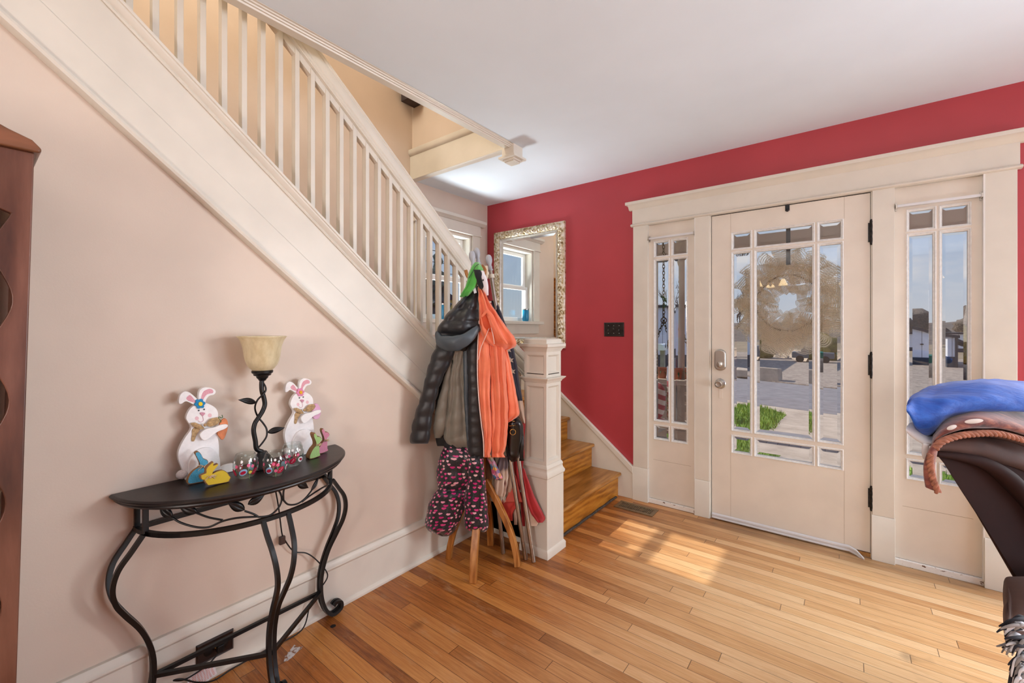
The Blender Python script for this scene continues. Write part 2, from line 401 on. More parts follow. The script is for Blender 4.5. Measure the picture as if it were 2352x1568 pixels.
# ================================================================== DOOR UNIT
FC = 3.222                      # face of the casing
t = MB()
for x0, x1 in ((.611, .726), (1.069, 1.164), (2.038, 2.134), (2.481, 2.591)):
    t.box(x0, x1, FC, 3.30, .257, 2.118)
    t.prism([(FC-.006, 0), (FC-.006, .249), (FC, .257), (3.30, .257), (3.30, 0)], lambda a, z, q: (q, a, z), x0-.003, x1+.003)
t.box(.604, 2.600, FC, 3.30, 2.130, 2.250)
t.prism([(FC+.002, 2.114), (FC-.012, 2.118), (FC-.016, 2.124), (FC-.012, 2.131), (FC+.002, 2.137), (3.24, 2.137), (3.24, 2.114)], lambda a, z, q: (q, a, z), .594, 2.608)
def cap(q0, q1):
    return [(FC+.003, 2.244), (FC-.006, 2.250), (FC-.018, 2.266), (FC-.030, 2.276), (FC-.040, 2.280), (FC-.040, 2.302), (3.245, 2.302), (3.245, 2.244)]
t.prism(cap(0, 0), lambda a, z, q: (q, a, z), .578, 2.624)
t.box(.562, 2.640, FC-.042, 3.244, 2.280, 2.3025)
t.box(.66, 2.54, 3.25, 3.385, 2.112, 2.16)
t.box(1.150, 1.174, 3.236, 3.37, 0, 2.118).box(2.032, 2.050, 3.236, 3.37, 0, 2.118)
struct(t.build('trim_3', M_cream, bevel=.0018, seg=1))
# seen gap lines around the leaf
g = MB(); g.box(1.1745, 1.1775, 3.245, 3.30, .03, 2.110).box(2.0305, 2.0325, 3.245, 3.30, .03, 2.110).box(1.1745, 2.0325, 3.243, 3.30, 2.1085, 2.1125)
struct(g.build('trim_4', M_dark))

def glazed(mb, x0, x1, z0, z1, yf, yb, cells, bead):
    """panel with rectangular glazed openings; cells = (xa, xb, za, zb) outer bead edges"""
    xs = sorted({x0, x1, *[c[0] for c in cells], *[c[1] for c in cells]}); zs = sorted({z0, z1, *[c[2] for c in cells], *[c[3] for c in cells]})
    for i in range(len(xs)-1):
        for j in range(len(zs)-1):
            mx_, mz_ = (xs[i]+xs[i+1])/2, (zs[j]+zs[j+1])/2
            if any(c[0] < mx_ < c[1] and c[2] < mz_ < c[3] for c in cells): continue
            mb.add([(xs[i], yf, zs[j]), (xs[i+1], yf, zs[j]), (xs[i+1], yf, zs[j+1]), (xs[i], yf, zs[j+1])], [(0, 1, 2, 3)])
            mb.add([(xs[i], yb, zs[j]), (xs[i+1], yb, zs[j]), (xs[i+1], yb, zs[j+1]), (xs[i], yb, zs[j+1])], [(0, 3, 2, 1)])
    for a, b in (((x0, z0), (x1, z0)), ((x1, z0), (x1, z1)), ((x1, z1), (x0, z1)), ((x0, z1), (x0, z0))):
        mb.add([(a[0], yf, a[1]), (b[0], yf, b[1]), (b[0], yb, b[1]), (a[0], yb, a[1])], [(0, 1, 2, 3)])
    for (xa, xb, za, zb) in cells:
        steps = [(0, yf), (.0015, yf-.004), (.0045, yf-.005), (.007, yf-.001), (.009, yf+.004), (.0125, yf+.003), (.0145, yf+.010), (.0145, yb-.012), (.004, yb)]
        vs = []
        for d, y in steps: vs += [(xa+d, y, za+d), (xb-d, y, za+d), (xb-d, y, zb-d), (xa+d, y, zb-d)]
        fs = [(i*4+k, i*4+(k+1) % 4, i*4+4+(k+1) % 4, i*4+4+k) for i in range(len(steps)-1) for k in range(4)]
        bead.add(vs, fs)
def pane(cell, y, parent, bev=.020):
    xa, xb, za, zb = cell; e = .012
    xa += e; xb -= e; za += e; zb -= e; p = MB(); h = .006; q = .0035
    vs = [(xa, y+h, za), (xb, y+h, za), (xb, y+h, zb), (xa, y+h, zb), (xa, y+q, za), (xb, y+q, za), (xb, y+q, zb), (xa, y+q, zb),
          (xa+bev, y, za+bev), (xb-bev, y, za+bev), (xb-bev, y, zb-bev), (xa+bev, y, zb-bev)]
    fs = [(0, 1, 2, 3), (8, 9, 10, 11)]
    for k in range(4):
        l = (k+1) % 4; fs += [(k, l, l+4, k+4), (k+4, l+4, l+8, k+8)]
    p.add(vs, fs); return p.build('pane', M_glass, parent)

DY = 3.238
dcols = [(1.300, 1.427), (1.437, 1.768), (1.778, 1.908)]; drows = [(.478, .604), (.628, 1.846), (1.856, 1.979)]
cells = [(a, b, c, d) for a, b in dcols for c, d in drows]
d1 = MB(); bead = MB(); glazed(d1, 1.178, 2.030, .030, 2.108, DY, DY+.044, cells, bead)
door = struct(d1.build('door_1', M_door), 'cream painted front door with nine beveled glass panes')
bead.build('glazing_bead', M_whitebead, door)
for cc in cells: pane(cc, DY+.016, door, .019 if cc[1]-cc[0] < .2 or cc[3]-cc[2] < .2 else .020)
tl = MB()
for x in (1.297, 1.911): tl.box(x-.0006, x+.0006, DY-.0004, DY+.002, .03, .478).box(x-.0006, x+.0006, DY-.0004, DY+.002, 1.979, 2.107)
tl.build('joint_line', mat('paint_crack', '#A08C74', .7), door)
for z0, z1 in ((1.816, 1.943), (1.047, 1.18), (.284, .409)):
    h = MB(); h.tube([(2.0345, 3.228, z0+i*(z1-z0)/10) for i in range(11)], [.0085 if i % 3 else .0072 for i in range(11)], 10)
    h.box(2.020, 2.0345, 3.2335, 3.2382, z0+.008, z1-.008); h.ball((2.0345, 3.228, z1+.004), .007); h.ball((2.0345, 3.228, z0-.004), .007)
    h.build('hinge', M_hinge, door, smooth=True, angle=40)
k = MB(); k.lathe((1.233, DY-.0005, .945), [(.0, -.002), (.034, -.002), (.035, .003), (.030, .009), (.014, .012), (.012, .028), (.016, .032), (.025, .040), (.0265, .050), (.024, .060), (.018, .062), (.016, .058), (.004, .057), (0, .057)], 28, axis=(0, -1, 0))
k.build('door_knob', M_steel, door, smooth=True, angle=50)
kb = MB(); pr_ = []
for i in range(25):
    a = PI*i/24; pr_.append((1.234+.037*math.cos(a), 1.152+.030*math.sin(a)))
for i in range(25):
    a = PI+PI*i/24; pr_.append((1.234+.037*math.cos(a), 1.066+.030*math.sin(a)))
kb.prism(pr_, lambda a, z, q: (a, q, z), DY-.0245, DY+.001)
dl = kb.build('deadbolt', M_steel, door, bevel=.009, seg=3)
tb = MB(); tb.lathe((1.234, DY-.0240, 1.078), [(0, 0), (.022, 0), (.022, .004), (.016, .007), (0, .007)], 24, axis=(0, -1, 0)); tb.build('thumb_turn_rose', M_steel, dl, smooth=True, angle=40)
tt = MB(); tt.prism([(-.005, .016), (.004, .017), (.007, -.014), (-.003, -.017)], lambda a, z, q: (1.232+a+z*-.25, q, 1.078+z), DY-.043, DY-.030); tt.build('thumb_turn', M_alu, dl, bevel=.002)
MB().box(1.224, 1.247, DY-.0025, DY+.001, .842, .905).build('blank_plate', M_door, door, bevel=.001)
sw = MB(); sx = [1.180+i*(2.002-1.180)/24 for i in range(25)]
prof = [(3.2345, .004), (3.228, .004), (3.226, .010), (3.230, .014), (3.230, .022), (3.226, .026), (3.227, .034), (3.2345, .040)]
rows = []
for x in sx:
    e = max(0, (x-1.93)/.072); rows.append([(x, y-e*e*.045, z-e*e*.030*(.6+z*10)+.006*(1-e) if e else z+.004) for y, z in prof])
sw.grid(rows, True, caps=True); sw.build('draft_strip', M_rodwhite, door, smooth=True, angle=30)

k = NB('chipped_white_paint'); nn = k.noise(k.coord('Object', (1, 1, 1.6)), 34, 5, .7); k.col(k.ramp(nn, [(.36, rgb('#6B4A35')), (.40, rgb('#EDE9E4')), (.8, rgb('#E2DDD6'))])); k.b.inputs['Roughness'].default_value = .5; M_chip = k.m
# sidelights: fixed panels either side
def sidelight(name, x0, x1, cols, label):
    cl = [(a, b, c, d) for a, b in cols for c, d in ((.484, .600), (.622, 1.852), (1.862, 1.988))]
    p = MB(); bd = MB(); glazed(p, x0, x1, .036, 2.116, 3.252, 3.292, cl, bd)
    w = struct(p.build(name, M_door), label); bd.build('glazing_bead', M_whitebead, w)
    for q in cl: pane(q, 3.268, w, .016)
    s = MB(); s.box(x0, x1, 3.236, 3.256, 0, .034); s.build('sill_strip', M_chip, w, bevel=.003)
    s = MB(); s.box(x1-.004, x1+.006, 3.2225, 3.253, .034, 2.116); s.build('edge_bead', M_white, w)
    ln = MB(); ln.box(x0+.035, x1-.035, 3.2514, 3.253, .330, .3315); ln.build('joint_line', MATS['paint_crack'], w)
    return w
sidelight('window_3', .724, 1.069, [(.762, .884), (.893, 1.014)], 'narrow left sidelight with six beveled panes beside the front door')
sidelight('window_4', 2.134, 2.479, [(2.184, 2.306), (2.315, 2.438)], 'narrow right sidelight with six beveled panes behind the armchair')
# threshold under the door
struct(MB().box(1.164, 2.040, 3.245, 3.40, 0, .022).build('trim_5', M_oak))

# ================================================================== STAIRCASE
SL = .832
st = thing('staircase', 'oak stairs with cream painted stringer, square balusters and handrail rising left of the red wall', 'staircase', (.0, 2.1, 0))
def slope_prism(mb, prof, y0, y1):          # prof: (x, z at y = 0) swept along the main flight
    n = len(prof); vs = [(a, y0, z-SL*y0) for a, z in prof]+[(a, y1, z-SL*y1) for a, z in prof]
    mb.add(vs, [tuple(range(n)), tuple(range(2*n-1, n-1, -1))]+[(i, i+n, (i+1) % n+n, (i+1) % n) for i in range(n)])
s = MB(); slope_prism(s, [(0, 2.27), (.024, 2.27), (.024, 2.425), (.020, 2.43), (.020, 2.645), (0, 2.645)], -.85, 2.07); s.build('stringer', M_cream, st, bevel=.001, seg=1)
s = MB(); slope_prism(s, [(.0, 2.262), (.026, 2.262), (.036, 2.268), (.040, 2.279), (.036, 2.290), (.024, 2.294), (0, 2.294)], -.85, 2.07); s.build('lower_molding', M_cream, st, smooth=True, angle=35)
s = MB(); slope_prism(s, [(.019, 2.622), (.026, 2.620), (.030, 2.627), (.027, 2.634), (.032, 2.637), (.044, 2.654), (.044, 2.662), (.050, 2.664), (.050, 2.676), (-.09, 2.676), (-.09, 2.640), (.019, 2.640)], -.85, 2.07); s.build('stringer_cap', M_cream, st, smooth=True, angle=25)
rl = MB(); half = [(.0, 3.348), (.003, 3.353), (-.001, 3.360), (.004, 3.366), (.004, 3.374), (.000, 3.380), (.005, 3.388), (.007, 3.412), (.004, 3.432), (-.002, 3.440), (-.002, 3.447), (.003, 3.452), (.001, 3.464), (-.012, 3.474)]
pf = [(-.045, 3.312), (-.016, 3.312), (-.016, 3.348)]+half+[(-.061-a, z) for a, z in reversed(half)]+[(-.045, 3.348)]
slope_prism(rl, pf, -.85, 2.065); rl.build('handrail', M_cream, st, smooth=True, angle=28)
for kk in range(-6, 23):
    y = .4215+.0713*kk
    m = MB(); m.add([(x, yy, z0-SL*yy) for z0 in (2.668, 3.342) for yy in (y, y+.0205) for x in (-.047, -.012)], [(0, 2, 3, 1), (4, 5, 7, 6), (0, 1, 5, 4), (2, 6, 7, 3), (0, 4, 6, 2), (1, 3, 7, 5)])
    m.build('baluster', M_cream, st, bevel=.002, seg=2)
# landing and flights
for i in range(3):
    xr = .487-.2325*i; z = .19*(i+1)
    MB().box(xr-.020, xr, 2.16, 3.2225, z-.19, z-.026).build('riser', M_riser, st)
    MB().box(xr-.252, xr+.030, 2.16, 3.2225, z-.026, z).build('tread', M_oak, st, bevel=.010, seg=3)
MB().box(-.232, -.21, 2.16, 3.2225, .57, .734).build('riser', M_riser, st)
MB().box(-.905, -.18, 2.02, 3.2225, .734, .76).build('landing', M_oak, st, bevel=.008, seg=2)
for i in range(9):
    y = 2.02-.2284*i; z = .95+.19*i
    MB().box(-.905, -.10, y-.02, y, z-.19, z-.026).build('riser', M_riser, st)
    MB().box(-.905, -.10, y-.248, y+.03, z-.026, z).build('tread', M_oak, st, bevel=.008, seg=2)
m = MB(); m.tube([(.494, 2.17+.1*i, .006+.002*math.sin(i*3)) for i in range(11)], .009, 6); m.build('dirt_shoe', mat('dirty_shoe', '#4A4038', .9, var=.3, vs=40), st)
sk = MB()
sk.prism([(.609, 0), (.609, .225), (-.08, .770), (-.21, .90), (-.905, .90), (-.905, 0)], lambda a, z, q: (a, q, z), 3.2225, 3.2455)
sk.prism([(.609, .200), (.609, .252), (-.08, .797), (-.21, .925), (-.21, .890), (-.08, .765)], lambda a, z, q: (a, q, z), 3.214, 3.2450)
sk.build('wall_skirt', M_cream, st, bevel=.003, seg=2)
# short flight: closed side panel, cap, rail and balusters down to the newel
sp = MB(); sp.prism([(0, 0), (.40, 0), (.40, .470), (0, .80)], lambda a, z, q: (a, q, z), 2.15, 2.17)
sp.build('side_panel', M_cream, st)
sp = MB(); sp.prism([(0, .79), (.40, .46), (.40, .50), (0, .83)], lambda a, z, q: (a, q, z), 2.135, 2.20); sp.build('stringer_cap', M_cream, st, bevel=.003)
sp = MB(); sp.prism([(b_[0]-.02, b_[1]) for b_ in base_prof()], lambda a, z, q: (q, 2.15-a, z), .03, .385); sp.build('side_baseboard', M_cream, st)
rl = MB(); n = len(half); z_at = lambda x: (-.80*(x-.246)+1.240)
pf2 = [(a+.03, z-3.474) for a, z in half]+[(-.031-a, z-3.474) for a, z in reversed(half)]
vs = [(x, 2.168-a, z_at(x)+zz) for x in (.0, .40) for a, zz in pf2]; n = len(pf2)
rl.add(vs, [tuple(range(n)), tuple(range(2*n-1, n-1, -1))]+[(i, i+n, (i+1) % n+n, (i+1) % n) for i in range(n)]); rl.build('handrail', M_cream, st, smooth=True, angle=28)
for x in (.065, .135, .205, .275, .348):
    m = MB(); m.add([(xx, yy, (z_at(xx)-.125 if up else .83-.82*xx)) for up in (0, 1) for yy in (2.150, 2.184) for xx in (x, x+.026)], [(0, 2, 3, 1), (4, 5, 7, 6), (0, 1, 5, 4), (2, 6, 7, 3), (0, 4, 6, 2), (1, 3, 7, 5)])
    m.build('baluster', M_cream, st, bevel=.002)
# newel posts
def newel(cx, cy, h, zt, low):
    n = MB(); zz = zt-1.265
    ls = [(0, low), (h+.022, low), (h+.022, low+.036), (h+.016, low+.046), (h+.0115, low+.050), (h+.0115, .455+zz), (h+.017, .460+zz), (h+.019, .474+zz), (h+.010, .490+zz), (h+.007, .504+zz), (h+.010, .512+zz), (h+.006, .524+zz), (h, .532+zz)]
    n.sq(cx, cy, ls+[(h-.014, .5325+zz), (h-.014, 1.19+zz), (0, 1.19+zz)])
    for z0, z1 in ((.532, .552), (.985, 1.008), (1.055, 1.065), (1.168, 1.195), (1.030, 1.062)):
        n.sq(cx, cy, [(0, z0+zz), (h-.0005, z0+zz), (h-.0005, z1+zz), (0, z1+zz)])
    for sx in (-1, 1):
        for sy in (-1, 1): n.box(cx+sx*h-(.020 if sx > 0 else 0), cx+sx*h+(.020 if sx < 0 else 0), cy+sy*h-(.020 if sy > 0 else 0), cy+sy*h+(.020 if sy < 0 else 0), .53+zz, 1.195+zz)
    # panel mouldings
    for z0, z1 in ((.552, .985), (1.062, 1.168)):
        for s_ in (-1, 1):
            for ax in (0, 1):
                vs = []
                for d, o in ((.020, h-.001), (.027, h-.009), (.030, h-.0135)):
                    for a, z in ((-h+d, z0+zz+d-.020), (h-d, z0+zz+d-.020), (h-d, z1+zz-d+.020), (-h+d, z1+zz-d+.020)):
                        vs.append((cx+s_*o, cy+a, z) if ax == 0 else (cx+a, cy+s_*o, z))
                n.add(vs, [(i*4+k, i*4+(k+1) % 4, i*4+4+(k+1) % 4, i*4+4+k) for i in range(2) for k in range(4)])
    n.sq(cx, cy, [(h-.001, 1.006+zz), (h+.004, 1.009+zz), (h+.006, 1.016+zz), (h+.018, 1.027+zz), (h+.023, 1.033+zz), (h+.023, 1.037+zz), (h-.001, 1.040+zz)])
    o = n.build('newel_post', M_cream, st, bevel=.0012, seg=1)
    n = MB(); n.sq(cx, cy, [(0, 1.185+zz), (h, 1.188+zz), (h+.004, 1.194+zz), (h+.006, 1.200+zz), (h+.012, 1.206+zz), (h+.014, 1.212+zz), (h+.022, 1.218+zz), (h+.022, 1.2345+zz), (h+.003, 1.236+zz), (h+.003, 1.258+zz), (h-.004, 1.264+zz), (0, 1.265+zz)])
    n.build('newel_cap', M_cream, o, bevel=.0012, seg=1)
newel(.4755, 2.165, .0795, 1.265, 0)
newel(-.045, 2.125, .058, 1.735, .60)
# ================================================================== WALL FITTINGS
def on_z(px, py, z): d = ray(px, py); return CAM + d*((z-1.32)/d.z)
# mirror in an ornate frame
def frame_mat():
    k = NB('antique_gilt'); v = k.coord(); n1 = k.noise(v, 28, 5, .6)
    w = k.n('ShaderNodeTexVoronoi', Scale=46.0, feature='SMOOTH_F1'); k.l(v, w.inputs['Vector'])
    f = k.math('ADD', k.math('MULTIPLY', n1, .6), k.math('MULTIPLY', w.outputs[0], .6))
    k.col(k.ramp(f, [(.30, rgb('#6A5638')), (.44, rgb('#B9A47A')), (.58, rgb('#DCD2BA')), (.75, rgb('#EEEAE0'))]))
    k.b.inputs['Metallic'].default_value = .55; k.b.inputs['Roughness'].default_value = .38; k.bump(f, .5, .006); return k.m
mx0, mx1, mz0, mz1 = -.806, -.006, 1.156, 2.262
mir = thing('wall_mirror', 'large mirror in an ornate silver gilt frame hanging on the red wall', 'mirror', ((mx0+mx1)/2, YF, mz0))
fm = frame_mat()
def frame_ring(x0, x1, z0, z1, prof, nseg, orn):
    """prof: (inset, y). one loft round the rectangle; orn adds carved scrolls"""
    m = MB(); cs = [(x0, z0), (x1, z0), (x1, z1), (x0, z1)]; dr = [(1, 1), (-1, 1), (-1, -1), (1, -1)]
    for k in range(4):
        a, b = cs[k], cs[(k+1) % 4]; da, db = dr[k], dr[(k+1) % 4]; Ln = math.hypot(b[0]-a[0], b[1]-a[1]); rows = []
        for ins, y in prof:
            p, q = (a[0]+da[0]*ins, a[1]+da[1]*ins), (b[0]+db[0]*ins, b[1]+db[1]*ins); r = []
            for i in range(nseg+1):
                t = i/nseg; yy = y
                if orn and .016 < ins < .066:
                    u = t*Ln/.046; c = (ins-.041)/.025
                    e = max(0, 1-c*c)
                    yy -= e*(.007*(math.sin(2*PI*u+5.2*c*(1 if int(u) % 2 else -1)))+.004*math.sin(4*PI*u+9*c)+.003*noise.noise((u*3, c*3, k)))
                r.append((p[0]+(q[0]-p[0])*t, yy, p[1]+(q[1]-p[1])*t))
            rows.append(r)
        m.grid(rows)
    return m
pr1 = [(0, YF), (0, YF-.020), (.003, YF-.026), (.008, YF-.028), (.012, YF-.025), (.016, YF-.027)]+[(.016+.0025*i, YF-.030-.008*math.sin(PI*i/20)) for i in range(1, 21)]+[(.068, YF-.027), (.072, YF-.022)]
frame_ring(mx0, mx1, mz0, mz1, pr1, 150, True).build('frame', fm, mir, smooth=True)
frame_ring(mx0+.071, mx1-.071, mz0+.071, mz1-.071, [(0, YF-.020), (.003, YF-.026), (.010, YF-.027), (.013, YF-.022), (.015, YF-.019), (.020, YF-.018), (.022, YF-.012)], 1, False).build('inner_lip', mat('silver_leaf', '#D9D7CF', .3, .6, var=.1, vs=40), mir, smooth=True, angle=30)
k = NB('mirror_silvering'); k.col((.93, .95, .94, 1)); k.b.inputs['Metallic'].default_value = 1; k.b.inputs['Roughness'].default_value = .012
g = MB(); a = .091; b_ = .022; x0, x1, z0, z1 = mx0+a, mx1-a, mz0+a, mz1-a; y0 = YF-.0135; y1 = YF-.0165
g.add([(x0, y0, z0), (x1, y0, z0), (x1, y0, z1), (x0, y0, z1), (x0+b_, y1, z0+b_), (x1-b_, y1, z0+b_), (x1-b_, y1, z1-b_), (x0+b_, y1, z1-b_), (x0, YF-.004, z0), (x1, YF-.004, z0), (x1, YF-.004, z1), (x0, YF-.004, z1)],
      [(4, 5, 6, 7)]+[(i, (i+1) % 4, (i+1) % 4+4, i+4) for i in range(4)]+[(i, (i+1) % 4, (i+1) % 4+8, i+8) for i in range(4)]+[(8, 11, 10, 9)])
g.build('mirror_glass', k.m, mir)

# light switch plate
sp = thing('light_switch', 'dark bronze triple toggle switch plate on the red wall', 'light switch', (.442, YF, 1.261))
m = MB(); q = [(.356, 1.262), (.528, 1.262), (.528, 1.375), (.356, 1.375)]; cx_, cz_ = .442, 1.3185
vs = []
for d, y in ((0, YF), (0, YF-.003), (.006, YF-.0065), (.008, YF-.0055), (.010, YF-.0055)):
    for x, z in q: vs.append((x+(d if x < cx_ else -d), y, z+(d if z < cz_ else -d)))
m.add(vs, [(i*4+k, i*4+(k+1) % 4, i*4+4+(k+1) % 4, i*4+4+k) for i in range(4) for k in range(4)]+[(16, 17, 18, 19)])
m.build('plate', M_bronze, sp)
for i, up in ((-1, -1), (0, 1), (1, -1)):
    x = cx_+i*.046
    MB().box(x-.005, x+.005, YF-.0062, YF-.005, cz_-.012, cz_+.012).build('slot', M_dark, sp)
    m = MB(); m.prism([(-.004, -.006), (.004, -.006), (.003, .006), (-.003, .006)], lambda a, z, t: (x+a, YF-.005-t, cz_+z+up*t*.55), 0, .013); m.build('toggle', mat('toggle_bronze', '#57504C', .35, .6), sp, bevel=.0015)
    for s in (-1, 1):
        m = MB(); m.lathe((x, YF-.0055, cz_+s*.0305), [(0, 0), (.0035, 0), (.003, .0015), (0, .002)], 10, axis=(0, -1, 0)); m.build('screw', M_steel, sp, smooth=True)

# floor register
rg = thing('floor_register', 'bronze slotted heating register set in the floor by the stairs', 'vent', (.697, 3.067, 0))
m = MB(); X0, X1, Y0, Y1 = .552, .842, 2.998, 3.135
for a in ((X0, X1, Y0, Y0+.024), (X0, X1, Y1-.024, Y1), (X0, X0+.022, Y0+.024, Y1-.024), (X1-.022, X1, Y0+.024, Y1-.024)): m.box(a[0], a[1], a[2], a[3], 0, .006)
m.box(X0+.022, X1-.022, (Y0+Y1)/2-.003, (Y0+Y1)/2+.003, .001, .0045)
m.build('frame', mat('register_bronze', '#8A7458', .45, .6, var=.12, vs=30), rg, bevel=.0015)
for i in range(22):
    x = X0+.026+i*(X1-X0-.052)/21; m = MB(); m.box(x-.0026, x+.0026, Y0+.022, Y1-.022, .0012, .005); m.build('slat', MATS['register_bronze'], rg)
MB().box(X0+.022, X1-.022, Y0+.024, Y1-.024, .0002, .0008).build('duct_opening', M_dark, rg)

# curtain rods over the sidelights
for nm, x0, x1, lab in (('L', .729, 1.066, 'flat white curtain rod above the narrow left sidelight'), ('R', 2.138, 2.474, 'flat white curtain rod above the right sidelight near the armchair')):
    r = thing('curtain_rod', lab, 'curtain rod', ((x0+x1)/2, 3.235, 1.995))
    m = MB(); m.prism([(3.223, 1.999), (3.219, 2.001), (3.219, 2.013), (3.223, 2.015), (3.226, 2.012), (3.226, 2.002)], lambda y, z, t: (t, y, z), x0+.004, x0+.14)
    m.build('rod', M_rodwhite, r); m = MB(); m.prism([(3.222, 2.000), (3.2180, 2.000), (3.2180, 2.0145), (3.222, 2.0145), (3.2265, 2.013), (3.2265, 2.001)], lambda y, z, t: (t, y, z), x0+.13, x1-.004)
    m.build('rod', M_rodwhite, r)
    for x in (x0, x1-.008):
        m = MB(); m.box(x, x+.008, 3.214, 3.252, 1.996, 2.018).box(x, x+.008, 3.246, 3.252, 1.985, 2.030); m.build('bracket', M_alu, r, bevel=.001)

# ================================================================== HUTCH at the left edge
hu = thing('hutch', 'dark stained pine hutch with scalloped front edge standing against the peach wall', 'cabinet', (.17, -.3, 0))
lean = lambda z: .117-.0225*(1.77-z)
m = MB(); sc = []
for i in range(61):
    z = .60+i*(1.60-.60)/60; pass
    sc.append((lean(z)-.062+.034*(.5+.5*math.cos(2*PI*(z-1.39)/.245)), z))
poly = [(lean(0), 0), (lean(1.757), 1.757), (-.62, 1.757), (-.62, 1.66), (-.05, 1.66)]+[p for p in reversed(sc)]+[(-.05, .55), (-.62, .55), (-.62, 0)]
m.prism(poly, lambda a, z, t: (t, a, z), .312, .332); m.build('face_frame', M_hutch, hu, bevel=.003)
m = MB(); m.prism([(lean(0), 0), (lean(1.757), 1.757), (lean(1.757)-.02, 1.757), (lean(0)-.02, 0)], lambda a, z, t: (t, a, z), .02, .312); m.build('side_panel', M_hutch, hu)
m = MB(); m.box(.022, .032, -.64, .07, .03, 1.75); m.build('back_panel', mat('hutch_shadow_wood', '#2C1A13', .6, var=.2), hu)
m = MB(); m.box(.022, .312, -.66, -.64, 0, 1.757); m.build('side_panel', M_hutch, hu)
m = MB(); tp = [(lean(1.76)+.010, 1.757), (lean(1.76)+.012, 1.768), (lean(1.76)-.004, 1.786), (.075, 1.800), (.03, 1.822), (-.06, 1.862), (-.27, 1.90), (-.48, 1.862), (-.60, 1.80), (-.66, 1.757)]
m.prism(tp, lambda a, z, t: (t, a, z), .02, .345); m.build('arched_top', wood('hutch_top', '#83533A', '#65402A', 'y', 5, .35, '#47291A', 6), hu, bevel=.006, seg=3)
for z in (.60, .95, 1.28):
    MB().box(.032, .312, -.64, .07, z-.018, z).build('shelf', M_hutch, hu)

# ================================================================== CONSOLE TABLE
YC = .705
ct = thing('console_table', 'half moon console table with black wood top and curved black iron legs', 'table', (.17, YC, 0))
def half(a, b, n=48): return [(b*math.sin(PI*i/n), YC-a*math.cos(PI*i/n)) for i in range(n+1)]
ring = []
for sc_, z in ((.90, .744), (.955, .744), (.965, .748), (.972, .752), (.968, .756), (.985, .760), (1.0, .766), (1.0, .770), (.985, .7745), (.975, .775)):
    ring.append([(max(.008, x), y, z) for x, y in half(.40*sc_+.0, .345*sc_)])
m = MB(); m.grid(ring, True, caps=True)
k = NB('black_stained_wood'); v = k.coord('Object', (14, 1.5, 4)); nz_ = k.noise(v, 4, 6, .65); k.col(k.ramp(nz_, [(.3, rgb('#120E0F')), (.62, rgb('#231B1B')), (.8, rgb('#30282A'))])); k.b.inputs['Roughness'].default_value = .36; k.bump(nz_, .25, .001)
m.build('tabletop', k.m, ct, smooth=True, angle=30)
SQ = dict(n=4)
RA, RB, RZ = .333, .285, .645
rp_ = [(x+.012, y, RZ) for x, y in half(RA, RB, 40)]
m = MB(); m.tube(rp_, .0105, 4, ref=(0, 0, 1)); m.build('apron_ring', M_blackmetal, ct)
m = MB(); m.tube([(.016, YC-RA, RZ), (.016, YC+RA, RZ)], .0105, 4, ref=(0, 0, 1)); m.build('back_rail', M_blackmetal, ct)
for s in (-1, 1):
    for x in (.018, .088):
        m = MB(); m.tube([(x, YC+s*(RA-.002-(.008 if x > .05 else 0)), RZ), (x, YC+s*(RA-.002-(.008 if x > .05 else 0)), .746)], .0105, 4, ref=(1, 0, 0)); m.build('post', M_blackmetal, ct)
leg = [(.643, 0), (.60, .028), (.55, .060), (.495, .072), (.44, .064), (.39, .040), (.32, .000), (.25, -.026), (.19, -.036), (.12, -.034), (.06, -.018), (.022, .006), (.010, .030), (.022, .062), (.050, .062), (.060, .040), (.050, .024)]
def leg_pts(base, out, off):
    side = Vector((-out[1], out[0], 0)); o = []
    for z, e in leg:
        t = min(1, max(0, (.643-z)/.34)); sp = off*(.034*(1-t*t*(3-2*t))+.0092)
        o.append(Vector((base[0]+out[0]*e+side.x*sp, base[1]+out[1]*e+side.y*sp, z)))
    return spl(o, 6)
for base, out in (((.053, YC-RA+.002), (0, -1)), ((.053, YC+RA-.002), (0, 1)), ((.297, YC), (1, 0))):
    m = MB()
    for off in (-1, 1): m.tube(leg_pts(base, out, off), [.0098]*70+[.009]*27, 4, ref=(out[1], out[0], 0))
    m.build('leg', M_blackmetal, ct, smooth=True, angle=50)
j = [(.06, YC-RA+.036, .142), (.06, YC+RA-.036, .142), (.262, YC, .135)]
for a, b in ((0, 1), (1, 2), (2, 0)):
    m = MB(); m.tube([j[a], j[b]], .0095, 4, ref=(0, 0, 1)); m.build('stretcher', M_blackmetal, ct)
def on_ring(px, py, a=RA+.004, b=RB+.016):
    d = ray(px, py); o = CAM-Vector((0, YC, 0))
    A = (d.x/b)**2+(d.y/a)**2; B = 2*(o.x*d.x/b**2+o.y*d.y/a**2); C_ = (o.x/b)**2+(o.y/a)**2-1; D = B*B-4*A*C_
    if D < 0: D = 0
    return CAM+d*((-B-math.sqrt(D))/(2*A))
def leaf_mesh(m, base, tip, nrm, wid, thick=.004, n=9):
    base, tip, nrm = Vector(base), Vector(tip), Vector(nrm).normalized(); ax = tip-base; s = ax.cross(nrm).normalized(); rows = []
    for i in range(n+1):
        t = i/n; w = wid*math.sin(PI*t**.8)*(1-.15*t)+.0006; c = base+ax*t+nrm*(.006*math.sin(PI*t)); r = []
        for q in (-1, -.55, -.12, 0, .12, .55, 1): r.append(c+s*w*q+nrm*(thick*(1-q*q)-(.0025 if q == 0 else 0)))
        for q in (.55, 0, -.55): r.append(c+s*w*q-nrm*thick*.4*(1-q*q))
        rows.append(r)
    m.grid(rows, True, caps=True)
